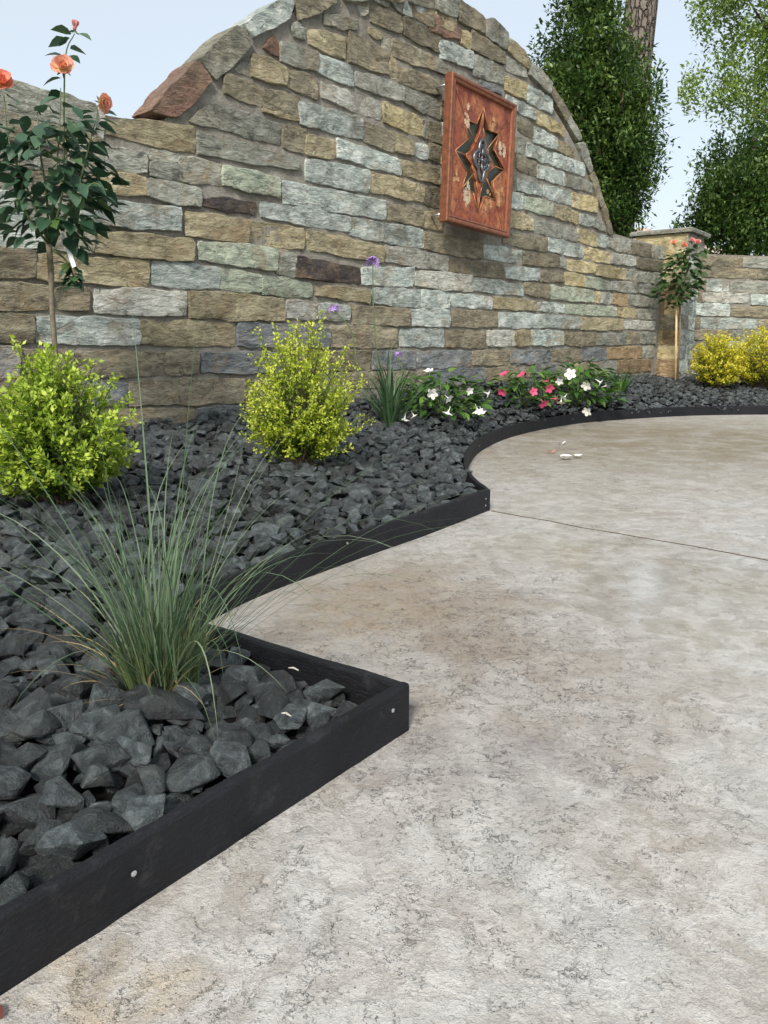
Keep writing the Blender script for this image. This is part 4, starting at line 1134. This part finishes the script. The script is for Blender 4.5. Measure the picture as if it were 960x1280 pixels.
# ------------------------------------------------------------------ trumpet flowered vines
LEAF_G = leaf_shape('leaf', GLOSSY, .48, .25, .12)
def trumpet_mesh(mat, name):
    m = MB(); prof = [(0,.006),(.25,.008),(.45,.016),(.62,.026)]
    n = 10; vs = []; fs = []
    for t, r_ in prof: vs += [(r_*4*math.cos(2*math.pi*k/n), t, r_*4*math.sin(2*math.pi*k/n)) for k in range(n)]
    for i in range(len(prof)-1): fs += [(i*n+k, i*n+(k+1) % n, (i+1)*n+(k+1) % n, (i+1)*n+k) for k in range(n)]
    m.add(vs, fs)
    return mesh(name, m.v, m.f, mat, True)
def petal5(mat):
    vs = [(-.06,0,0),(.06,0,0),(.26,.28,.03),(.20,.50,-.03),(.02,.60,-.08),(-.18,.48,-.03),(-.22,.25,.03)]
    return mesh('petal', vs, [(0,1,2,3,4,5,6)], mat, True)
TR = {'white': (trumpet_mesh(PETAL_WHITE, 'trumpet'), petal5(PETAL_WHITE)), 'hot': (trumpet_mesh(PETAL_HOT, 'trumpet'), petal5(PETAL_HOT))}
def trumpet(parent, loc, d, s, kind):
    a, b = TR[kind]; o = link('flower', a, parent, loc=loc, rot=aim(d, rnd(0, 6)), scale=s)
    for k in range(5):
        t = 2*math.pi*k/5; dd = Vector((math.cos(t)*.92, .38, math.sin(t)*.92)); ax = Vector((0,1,0))
        nn = (ax-dd*ax.dot(dd)).normalized(); x = dd.cross(nn); M = Matrix((x, dd, nn)).transposed()
        link('petal', b, o, loc=(math.cos(t)*.085, .60, math.sin(t)*.085), rot=M.to_euler(), scale=.9)
    return o
def vine(base, label, nleaf, rx, rz, kind, flowers, seed, name='flowering_vine', ls=(.05,.085), group='trumpet flowered vines along the wall'):
    random.seed(seed); b = Vector(base); root = empty(name, b, label, 'plant', group); nleaf = min(295, int(nleaf*1.65)); ls = (ls[0]*1.35, ls[1]*1.3)
    mm = MB()
    for k in range(14):
        a = rnd(0, 6.28); e_ = Vector((math.cos(a)*rx*rnd(.5,1), math.sin(a)*rx*.6*rnd(.4,1), rz*rnd(.4,1.0))); mm.tube([(0,0,-.02), e_*.5+Vector((0,0,rz*.25)), e_], [.005,.004,.002], 5)
    mm.build('stems', STEMG, root, True)['kind'] = 'stuff'
    for k in range(nleaf):
        a = rnd(0, 6.28); el = math.asin(rnd(-.1, 1)); rr = rnd(.35, 1)**.6
        p = Vector((math.cos(a)*math.cos(el)*rx*rr, math.sin(a)*math.cos(el)*rx*.65*rr, rz*(.12+.88*math.sin(max(el,0))*rr)))
        put_leaf(LEAF_G, root, p, (math.cos(a), math.sin(a)-.25, rnd(-.5,.8)), rnd(*ls), rnd(-.6,.6))
    for (x, y, z, dx, dy, dz, s) in flowers:
        w_ = Vector((x, y, z)); p = w_+(Vector((0,0,.72))-w_)*.06-b; s *= .60; trumpet(root, p, (dx+rnd(-.5,.5), dy+rnd(.0,.6), dz+rnd(-.7,.3)), s, kind)
        mm = MB(); mm.tube([p-Vector((dx,dy,dz)).normalized()*s*.0, p*.8+Vector((0,0,.02)), p*.45], [.0025,.0025,.003], 4); mm.build('stem', STEMG, root)
    return root
w1 = (0.407, 5.610, 0.200); Yw = w1[1]
def fl(x, y, Y, d, s): return (x, Y, y, *d, s)
F_ = lambda t, d, s: (*t, *d, s)
vine(w1, 'white flowered vine spreading between the strap leaved plant and the pink one', 175, .36, .34, 'white',
  [F_((0.336, 5.750, 0.492), (.1,-.4,.8), .10), F_((0.369, 5.600, 0.385), (-.3,-.9,.1), .115), F_((0.439, 5.600, 0.362), (.5,-.8,.1), .10), F_((0.621, 5.800, 0.396), (.2,-.8,.3), .09),
   F_((0.472, 5.500, 0.289), (.05,-.45,-.9), .115), F_((0.654, 5.550, 0.302), (.1,-.4,-.9), .12), F_((0.682, 5.500, 0.289), (.4,-.3,-.8), .10), F_((0.151, 5.400, 0.253), (-.1,-.3,-.9), .11), F_((0.190, 5.400, 0.264), (.3,-.4,-.8), .09), F_((0.741, 5.800, 0.373), (.5,-.5,-.2), .09)], 51)
w2 = (1.214, 6.710, 0.196); 
vine(w2, 'pink flowered vine with dark leaves between the two white ones', 130, .33, .34, 'hot',
  [F_((1.052, 6.700, 0.428), (.2,-.5,.5), .125), F_((1.219, 6.750, 0.425), (-.6,-.5,.3), .12), F_((1.355, 6.700, 0.414), (.7,-.7,.2), .125), F_((1.405, 6.700, 0.373), (.6,-.7,-.3), .12), F_((1.315, 6.500, 0.271), (-.2,-.9,-.3), .125), F_((1.395, 6.500, 0.277), (.6,-.8,-.2), .12), F_((1.232, 6.500, 0.331), (.4,-.9,.1), .10), F_((1.019, 6.600, 0.351), (-.3,-.8,-.2), .11)], 52, ls=(.05,.08))
w3 = (1.836, 7.340, 0.164)
vine(w3, 'white flowered vine nearest the stone pier beside the far edging', 175, .37, .42, 'white',
  [F_((1.680, 7.000, 0.443), (.1,-.9,.3), .14), F_((1.834, 7.000, 0.386), (-.3,-.9,.1), .13), F_((1.924, 7.100, 0.410), (.5,-.8,.2), .13), F_((1.580, 6.900, 0.264), (-.1,-.5,-.7), .12), F_((1.628, 6.900, 0.293), (-.3,-.5,-.8), .11), F_((1.822, 6.850, 0.162), (-.3,-.8,-.4), .12), F_((1.603, 7.100, 0.410), (-.4,-.7,.4), .10), F_((1.986, 7.100, 0.338), (.6,-.7,.1), .10)], 53, ls=(.055,.095))
random.seed(61)
tfp = Vector((2.454, 8.050, 0.240)); tuft = empty('grassy_plant', tfp, 'small green tuft of narrow leaves right of the last white flowers', 'plant')
for i in range(46):
    az = rnd(0, 6.28); me = blade_mesh(az, rnd(.18, .34), rnd(.1, .7), rnd(.2, 1.0), rnd(.005, .008), (.03*math.cos(az), .03*math.sin(az), -.01), 7); me.name = 'blade'; link('blade', me, tuft, GLOSSY)

# ------------------------------------------------------------------ the rusty wall panel
def mk_rust():
    t = NT('rusted_copper'); p = t.pos(); a = t.noise(p, 4.5, 6, .65, .8); b = t.noise(p, 22, 6, .75, .4); c = t.noise(p, 70, 4, .7)
    col = t.ramp(a, [(.30, (.13,.030,.024)), (.43, (.28,.070,.036)), (.56, (.42,.15,.06)), (.72, (.58,.31,.15))])
    col = t.mix(t.ramp(b, [(.47, 0.0), (.62, .85)]), col, (.12,.028,.028))
    col = t.mix(t.ramp(c, [(.62, 0.0), (.74, .7)]), col, (.60,.38,.20))
    t.b.inputs['Metallic'].default_value = .25
    return t.fin(col, .55, t.bump(t.math('ADD', b, c), .35, .004), .4)
RUST = mk_rust()
FRAME_M = plain('rust_brown_frame', (.20,.075,.04), .5, .25, .35, 25)
SCREEN_M = plain('dark_green_glass', (.045,.055,.042), .35, .1, .3, 30)
PEWTER = plain('pewter_medallion', (.16,.17,.18), .35, .85, .35, 60)
CREAM = plain('cream_flower_paint', (.62,.50,.36), .6, 0, .25, 70)
LINE_M = plain('copper_beading', (.42,.20,.10), .45, .5, .2)
pc = WF+WU*5.28+Vector((0,0,2.107)); panel = empty('wall_panel', pc, 'rusty copper framed square panel with a dark star and medallion, standing off the wall', 'wall art')
panel.rotation_euler = Matrix((WU, -WN, Vector((0,0,1)))).transposed().to_euler()
tilt_ = Matrix.Rotation(R(2.6), 3, 'Y'); panel.rotation_euler = (Matrix((WU, -WN, Vector((0,0,1)))).transposed() @ tilt_).to_euler()
# local axes: x along the wall, -y towards the viewer, z up; wall face at y = 0
W2, H2 = .435, .51
def rail(pts_out, d0):  # a mitred moulded frame
    prof = [(0,-.135),(0,-.196),(.006,-.203),(.020,-.204),(.034,-.196),(.040,-.200),(.050,-.196),(.056,-.182),(.056,-.135)]
    m = MB(); n = len(prof)
    for sx_, sz_ in ((-1,-1),(1,-1),(1,1),(-1,1)):
        m.v += [(sx_*(W2-a), y, sz_*(H2-a)) for a, y in prof]
    for i in range(4):
        for k in range(n): m.f.append((i*n+k, i*n+(k+1) % n, ((i+1) % 4)*n+(k+1) % n, ((i+1) % 4)*n+k))
    return m
fm = rail(None, 0); fme = mesh('frame', fm.v, fm.f, FRAME_M); bm = bmesh.new(); bm.from_mesh(fme); bmesh.ops.recalc_face_normals(bm, faces=bm.faces[:]); bm.to_mesh(fme); bm.free(); link('frame', fme, panel)
# backing and face sheet with the star cut out
def star(s=1.0, sq=1.0):
    pts = []
    # eight points: four long on the axes, four short notches between, as in the photo
    for x, z in ((0,.385),(.080,.245),(.228,.246),(.178,.118),(.335,0),(.178,-.118),(.228,-.246),(.080,-.245),(0,-.385),(-.080,-.245),(-.228,-.246),(-.178,-.118),(-.335,0),(-.178,.118),(-.228,.246),(-.080,.245)):
        pts.append((x*s, z*s))
    return pts
m = MB(); m.box(-W2+.05, -.150, -H2+.05, W2-.05, -.138, H2-.05); m.build('backing_sheet', SCREEN_M, panel)
ST = star(); bm = bmesh.new()
outer = [(-W2+.052, -H2+.052), (W2-.052, -H2+.052), (W2-.052, H2-.052), (-W2+.052, H2-.052)]
ev = [bm.verts.new((x, -.178, z)) for x, z in outer]; iv = [bm.verts.new((x, -.178, z)) for x, z in ST]
es = [bm.edges.new((ev[i], ev[(i+1) % 4])) for i in range(4)]+[bm.edges.new((iv[i], iv[(i+1) % len(iv)])) for i in range(len(iv))]
bmesh.ops.triangle_fill(bm, edges=es, use_beauty=True)
g = bmesh.ops.extrude_face_region(bm, geom=bm.faces[:])
for v in [e for e in g['geom'] if isinstance(e, bmesh.types.BMVert)]: v.co.y = -.158
bmesh.ops.recalc_face_normals(bm, faces=bm.faces[:]); me = bpy.data.meshes.new('face_sheet'); bm.to_mesh(me); bm.free(); me.materials.append(RUST); link('face_sheet', me, panel)
# the copper inner star with spokes reaching the points, and beading round the cut-out
IN_ = []
for k in range(16):
    x, z = ST[k]; IN_.append((x*.56, z*.56) if k % 4 else (x*.99, z*.99))
inner = []
for x, z in ((0,.375),(.014,.24),(.045,.16),(.086,.108),(.115,.055),(.200,0),(.115,-.055),(.086,-.108),(.045,-.16),(.014,-.24),(0,-.375),(-.014,-.24),(-.045,-.16),(-.086,-.108),(-.115,-.055),(-.200,0),(-.115,.055),(-.086,.108),(-.045,.16),(-.014,.24)):
    inner.append((x, z))
m = MB(); n = len(inner); m.add([(x,-.176,z) for x, z in inner]+[(x,-.151,z) for x, z in inner], [tuple(range(n))]+[(i+n,(i+1) % n+n,(i+1) % n,i) for i in range(n)])
ins = mesh('star_insert', m.v, m.f, RUST); bm = bmesh.new(); bm.from_mesh(ins); bmesh.ops.triangulate(bm, faces=bm.faces[:]); bmesh.ops.recalc_face_normals(bm, faces=bm.faces[:]); bm.to_mesh(ins); bm.free(); link('star_insert', ins, panel)
m = MB()
for i in range(16): a, b = ST[i], ST[(i+1) % 16]; m.tube([(a[0],-.179,a[1]),(b[0],-.179,b[1])], .0042, 5)
for i in range(20): a, b = inner[i], inner[(i+1) % 20]; m.tube([(a[0],-.177,a[1]),(b[0],-.177,b[1])], .0036, 5)
for a, b in ((2,3),(6,7),(10,13),(14,17),(4,5),(12,15)): m.tube([(ST[a][0],-.178,ST[a][1]),(inner[b][0],-.178,inner[b][1])], .0042, 5)
m.build('beading', LINE_M, panel, True)
# engraved lines running from the star to the frame corners
m = MB()
for k, (x, z) in ((2,(W2-.07,H2-.09)),(14,(-W2+.07,H2-.09)),(6,(W2-.09,-H2+.06)),(10,(-W2+.12,-H2+.06))): m.tube([(ST[k][0],-.179,ST[k][1]),(x,-.179,z)], .0022, 4)
m.build('engraved_line', plain('dark_engraving', (.10,.035,.03), .6), panel)
# medallion: quatrefoil ring, with a scrolled cross inside
m = MB()
def quat(sx, sz, k=48): return [((sx*(1+.22*math.cos(4*t)))*math.cos(t), -.186, (sz*(1+.22*math.cos(4*t)))*math.sin(t)) for t in [2*math.pi*i/k for i in range(k+1)]]
m.tube(quat(.085,.125), .013, 7); m.tube(quat(.062,.095), .006, 6)
for sx_ in (-1, 1):
    for sz_ in (-1, 1):
        m.tube([(sx_*.022+sx_*.020*math.cos(t), -.190, sz_*.028+.026*math.sin(t)) for t in [2*math.pi*i/14 for i in range(15)]], .0065, 6)
for sz_ in (-1, 1): m.tube([(0,-.190,sz_*.02),(0,-.194,sz_*.055),(0,-.190,sz_*.10)], [.005,.013,.003], 6)
for sx_ in (-1, 1): m.tube([(sx_*.01,-.190,0),(sx_*.035,-.193,0),(sx_*.06,-.190,0)], [.005,.010,.003], 6)
m.tube([(0,-.185,0),(0,-.203,0)], [.016,.009], 8)
m.build('medallion', PEWTER, panel, True)
def paint_flower(x, z, rx, rz, n, seed):
    random.seed(seed); m = MB()
    for k in range(n):
        a = rnd(0, 6.28); r_ = math.sqrt(random.random()); cx, cz = x+math.cos(a)*rx*r_, z+math.sin(a)*rz*r_; s = rnd(.008,.016)
        for j in range(5):
            t = j*1.257+a; m.add([(cx,-.181,cz),(cx+s*math.cos(t-.4),-.1825,cz+s*math.sin(t-.4)),(cx+1.5*s*math.cos(t),-.1815,cz+1.5*s*math.sin(t)),(cx+s*math.cos(t+.4),-.1825,cz+s*math.sin(t+.4))], [(0,1,2,3)])
    return m
for i, (x, z, rx, rz, n) in enumerate([(-.20,.27,.035,.075,16),(.13,.29,.03,.06,9),(.275,.135,.05,.055,20),(-.165,-.275,.035,.085,22),(-.315,-.17,.035,.05,8),(.12,-.28,.05,.08,9),(.27,-.20,.05,.09,10)]):
    f_ = paint_flower(x, z, rx, rz, n, i); f_.build('flower_relief', CREAM if n > 12 else plain('faded_flower_paint_%d' % i, (.55,.33,.17), .6), panel)
# four steel standoff rods reaching back to the wall
for sx_ in (-1, 1):
    for sz_ in (-1, 1): m = MB(); m.tube([(sx_*(W2-.045),.04,sz_*(H2-.06)),(sx_*(W2-.045),-.14,sz_*(H2-.06))], .008, 8); m.build('standoff_rod', STEEL, panel, True)

# ------------------------------------------------------------------ small fallen things
random.seed(71)
def petals_on_ground(x, y, z, kind, label, s, n):
    b = Vector((x, y, z)); m = MB()
    me = PE[kind]
    root = empty('fallen_flower', b, label, 'fallen flower', 'fallen flowers on the patio')
    for k in range(n):
        a = k*6.28/n; link('petal', me, root, loc=(0,0,.004), rot=aim((math.cos(a), math.sin(a), .18+.1*random.random())), scale=s)
petals_on_ground(*(1.157, 4.858, 0.000), 'white', 'white fallen flower, the larger and left of two on the patio', .045, 5)
petals_on_ground(*(1.251, 4.928, 0.000), 'white', 'white fallen flower, the right of two on the patio', .035, 4)
petals_on_ground(*(1.128, 5.152, 0.000), 'pink', 'small pinkish fallen petal left of the white ones on the patio', .035, 2)
petals_on_ground(*(1.303, 5.617, 0.000), 'white', 'tiny white fallen petal behind the others, nearest the far edging', .035, 2)
CHIP = plain('pale_chip', (.42,.41,.37), .8)
def chip(x, y, Y, L, label, rz, dz=.0):
    m = MB(); n = 5; m.tube([(-L/2,0,0),(-.1*L,.003,.002),(.2*L,.001,.003),(L/2,.004,0)], [.001,.002,.002,.0012], 5)
    o = m.build('wood_chip', CHIP, None, False, Vector((x, y, Y))); o.rotation_euler = (0, .12, rz); tag(o, label, 'chip', 'pale chips among the rocks')
p_ = (-0.175, 1.380, 0.059); chip(p_[0], p_[1], p_[2]+.05, .021, 'white sliver of debris on the rocks near the short edging board', -.5)
p_ = (-0.167, 1.200, 0.056); chip(p_[0], p_[1], p_[2]+.05, .018, 'white sliver of debris in the middle of the front corner rocks', -.6)
LV = leaf_shape('fallen_leaf', plain('rust_leaf', (.14,.05,.04), .7), .5, .2, .15)
g_ = (-0.414, 0.699, 0.004); o = link('fallen_leaf', LV, None, loc=g_, rot=aim((-1,.6,.12)), scale=.035); tag(o, 'dark red fallen leaf on the concrete by the bottom left corner', 'leaf')

# ------------------------------------------------------------------ trees and the house beyond the walls
def tree(name, base, label, lobes, mat, bark, nclump, per, ll, trunk_r, seed, group=None, limbs=10, fill=.35, cs=1.0):
    rg = np.random.default_rng(seed); random.seed(seed); b = np.array(base); root = empty(name, base, label, 'tree', group)
    P, D, T = [], [], []; tot = sum(l[3]*l[4]*l[5] for l in lobes); cl = []
    for (cx, cy, cz, rx, ry, rz) in lobes:
        for k in range(max(3, int(nclump*(rx*ry*rz)/tot))):
            v = unit(rg.normal(size=3)); rr = rg.uniform(fill, 1.06)**.7
            cl.append(np.array([cx, cy, cz])+v*np.array([rx, ry, rz])*rr)
    for c in cl:
        s = rg.uniform(.10, .20)*cs; od = unit(c*np.array([1,1,0])+1e-3)+np.array([0,0,.3]); n = int(per*rg.uniform(.5, 1.3)); tone = rg.uniform(0, .78)
        q = unit(rg.normal(size=(n, 3)))*rg.random((n, 1))**.4*s*1.7*np.array([.9,.9,1.25]); P.append(c+q); D.append(od*.5+rg.normal(size=(n,3))*.7+np.array([0,0,.25])); T.append(np.clip(tone+rg.uniform(0, .25, n), 0, 1))
    P = np.concatenate(P); D = np.concatenate(D); T = np.concatenate(T); n = len(P); L = rg.uniform(.7, 1.25, n)*ll
    leaf_cloud('crown', P, D, L, L*rg.uniform(.34, .5, n), mat, root, T, .15, .15)
    top = max(l[2]+l[5]*.6 for l in lobes); m = MB(); mx = np.mean([[l[0], l[1]] for l in lobes], 0)
    tp = catmull([(0,0,-.2), (mx[0]*.15, mx[1]*.15, top*.3), (mx[0]*.6, mx[1]*.6, top*.65), (mx[0], mx[1], top)], 5)
    m.tube(tp, [trunk_r*(1-.8*i/(len(tp)-1)) for i in range(len(tp))], 9); m.build('trunk', bark, root, True)
    m = MB()
    for c in [cl[i] for i in rg.choice(len(cl), min(limbs, len(cl)), replace=False)]:
        s = np.array(tp[min(len(tp)-1, max(2, int(len(tp)*min(.95, max(.15, (c[2]*.75)/top)))))]); mid = (s+c)*.5+np.array([0,0,.15])
        m.tube([tuple(s), tuple(mid), tuple(c)], [trunk_r*.28, trunk_r*.18, trunk_r*.05], 5)
    m.build('limbs', bark, root, True)
    return root
# dense evergreen right behind the arch
b0 = (3.753, 13.000, 2.359); B0 = (b0[0], 13.0, -.1)
def lobe(px, py, Y, rx, ry, rz, base): p = LOBE[(px, py, Y)]; return (p[0]-base[0], p[1]-base[1], p[2]-base[2], rx, ry, rz)
LOBE = {(742,-60,13.0): (3.130, 13.000, 6.446), (740,20,13.0): (3.156, 13.000, 5.588), (738,90,13.0): (3.176, 13.000, 4.815), (752,150,13.0): (3.389, 13.000, 4.134), (770,195,13.0): (3.647, 13.000, 3.613), (790,215,12.8): (3.854, 12.800, 3.338), (768,262,13.0): (3.673, 13.000, 2.819), (700,140,13.0): (2.736, 13.000, 4.249),
 (930,245,13.0): (5.718, 13.000, 3.023), (905,285,13.2): (5.529, 13.200, 2.569), (960,200,13.5): (6.275, 13.500, 3.664), (890,250,13.0): (5.215, 13.000, 2.963), (990,270,13.5): (6.765, 13.500, 2.800),
 (905,20,17.0): (6.746, 17.000, 7.086), (960,60,17.0): (7.680, 17.000, 6.511), (895,110,17.0): (6.707, 17.000, 5.781), (940,140,16.5): (7.260, 16.500, 5.199), (1010,60,17.5): (8.729, 17.500, 6.682), (930,-60,17.0): (7.031, 17.000, 8.207), (1040,150,17.5): (9.393, 17.500, 5.316), (980,160,17.0): (8.164, 17.000, 5.035)}
tree('evergreen_tree', B0, 'dense dark green evergreen tree rising behind the right slope of the arch', [lobe(742,-60,13.0,.42,.5,.9,B0), lobe(740,20,13.0,.52,.6,.9,B0), lobe(738,90,13.0,.86,.8,.9,B0), lobe(752,150,13.0,.90,.85,.95,B0), lobe(770,195,13.0,.74,.8,.9,B0), lobe(790,215,12.8,.42,.5,.62,B0), lobe(768,262,13.0,.50,.6,.7,B0), lobe(700,140,13.0,.42,.5,.6,B0)],
  HOLLY, TREE_BARK, 620, 88, .085, .13, 81, None, 26, .1, 1.0)
b1 = (5.756, 13.000, 1.990); B1 = (b1[0], 13.2, -.1)
tree('evergreen_tree', B1, 'dark rounded evergreen tree behind the low wall at the right', [lobe(930,245,13.0,.78,.8,1.0,B1), lobe(905,285,13.2,.66,.7,.6,B1), lobe(960,200,13.5,.62,.7,.55,B1), lobe(890,250,13.0,.33,.5,.5,B1), lobe(990,270,13.5,.8,.8,.9,B1)],
  HOLLY, TREE_BARK, 460, 84, .085, .11, 82, None, 20, .1, 1.0)
b2 = (9.413, 17.000, 2.863); B2 = (b2[0], 17.0, -.1)
tree('shade_tree', B2, 'light green open tree with branches showing in the top right corner', [lobe(905,20,17.0,.75,.8,.55,B2), lobe(960,60,17.0,.9,.9,.8,B2), lobe(895,110,17.0,.75,.8,.5,B2), lobe(940,140,16.5,.85,.8,.5,B2), lobe(1010,60,17.5,1.1,1.1,1.3,B2), lobe(930,-60,17.0,1.2,1.1,.9,B2), lobe(1040,150,17.5,1.2,1.1,1.0,B2), lobe(980,160,17.0,.7,.7,.6,B2)],
  MAPLE, TREE_BARK, 520, 54, .105, .20, 83, None, 44, .2, 1.1)
# the bare pine trunk
pb = (4.473, 15.600, 2.686); pt = (4.681, 15.600, 6.887); pv = Vector(pt)-Vector(pb); pv /= pv.z
pr = Vector((pb[0]-pv.x*(pb[2]+.1), 15.6, -.1)); pine = empty('pine_tree', pr, 'tall bare pine trunk leaning up behind the evergreen tree', 'tree')
m = MB(); m.tube([pv*z_ for z_ in (0, 2, 4, 6, 8, 10, 13, 16)], [.36,.32,.31,.295,.28,.26,.22,.12], 18); m.build('trunk', PINE_BARK, pine, True)
rg = np.random.default_rng(90); top = pv*15.2; Pn = np.array(top)+rg.normal(size=(2600, 3))*np.array([1.6,1.6,.9]); 
leaf_cloud('crown', Pn, rg.normal(size=(2600,3))+np.array([0,0,.3]), rg.uniform(.2,.4,2600), rg.uniform(.02,.05,2600), HOLLY, pine, rg.uniform(.2,.8,2600))
m = MB()
for k in range(9): a = k*.7; m.tube([pv*(13+.25*k), np.array(pv*(13.4+.25*k))+np.array([math.cos(a)*1.5, math.sin(a)*1.5, .4])], [.07,.02], 5)
m.build('limbs', PINE_BARK, pine)
# house whose roof edge shows between the evergreen and the pier
hx, hy, hz = (13.117, 42.000, 6.682); house = empty('house', (hx, hy+4, -.1), 'distant house whose pale pinkish roof just shows above the pier', 'house')
m = MB(); m.box(-6,-4,0,6,4,hz-1.6)
m.build('wall', plain('pale_brick', (.42,.33,.28), .9, 0, .15, 8), house)
m = MB(); zr, ze = hz+.1, hz-1.62
m.add([(-6.5,-4.5,ze),(6.5,-4.5,ze),(6.5,4.5,ze),(-6.5,4.5,ze),(-3,0,zr),(0.3,-4.0,zr-.05),(.3,0,zr)], [(0,1,5,4),(1,2,6,5),(2,3,4,6),(3,0,4),(4,5,6),(3,2,1,0)])
m.build('roof', plain('pinkish_shingle', (.50,.40,.36), .9, 0, .12, 6), house)
for k in (-3, 1.5):
    m = MB(); m.box(k,-4.06,1.0,k+1.4,-4.005,2.3); w = m.build('window', plain('white_window_frame_%d' % int(k+5), (.7,.7,.68), .6), house); m = MB(); m.box(k+.08,-4.075,1.08,k+1.32,-4.062,2.22); m.build('pane', plain('dark_glass_%d' % int(k+5), (.03,.035,.04), .08, 0, .1), w)
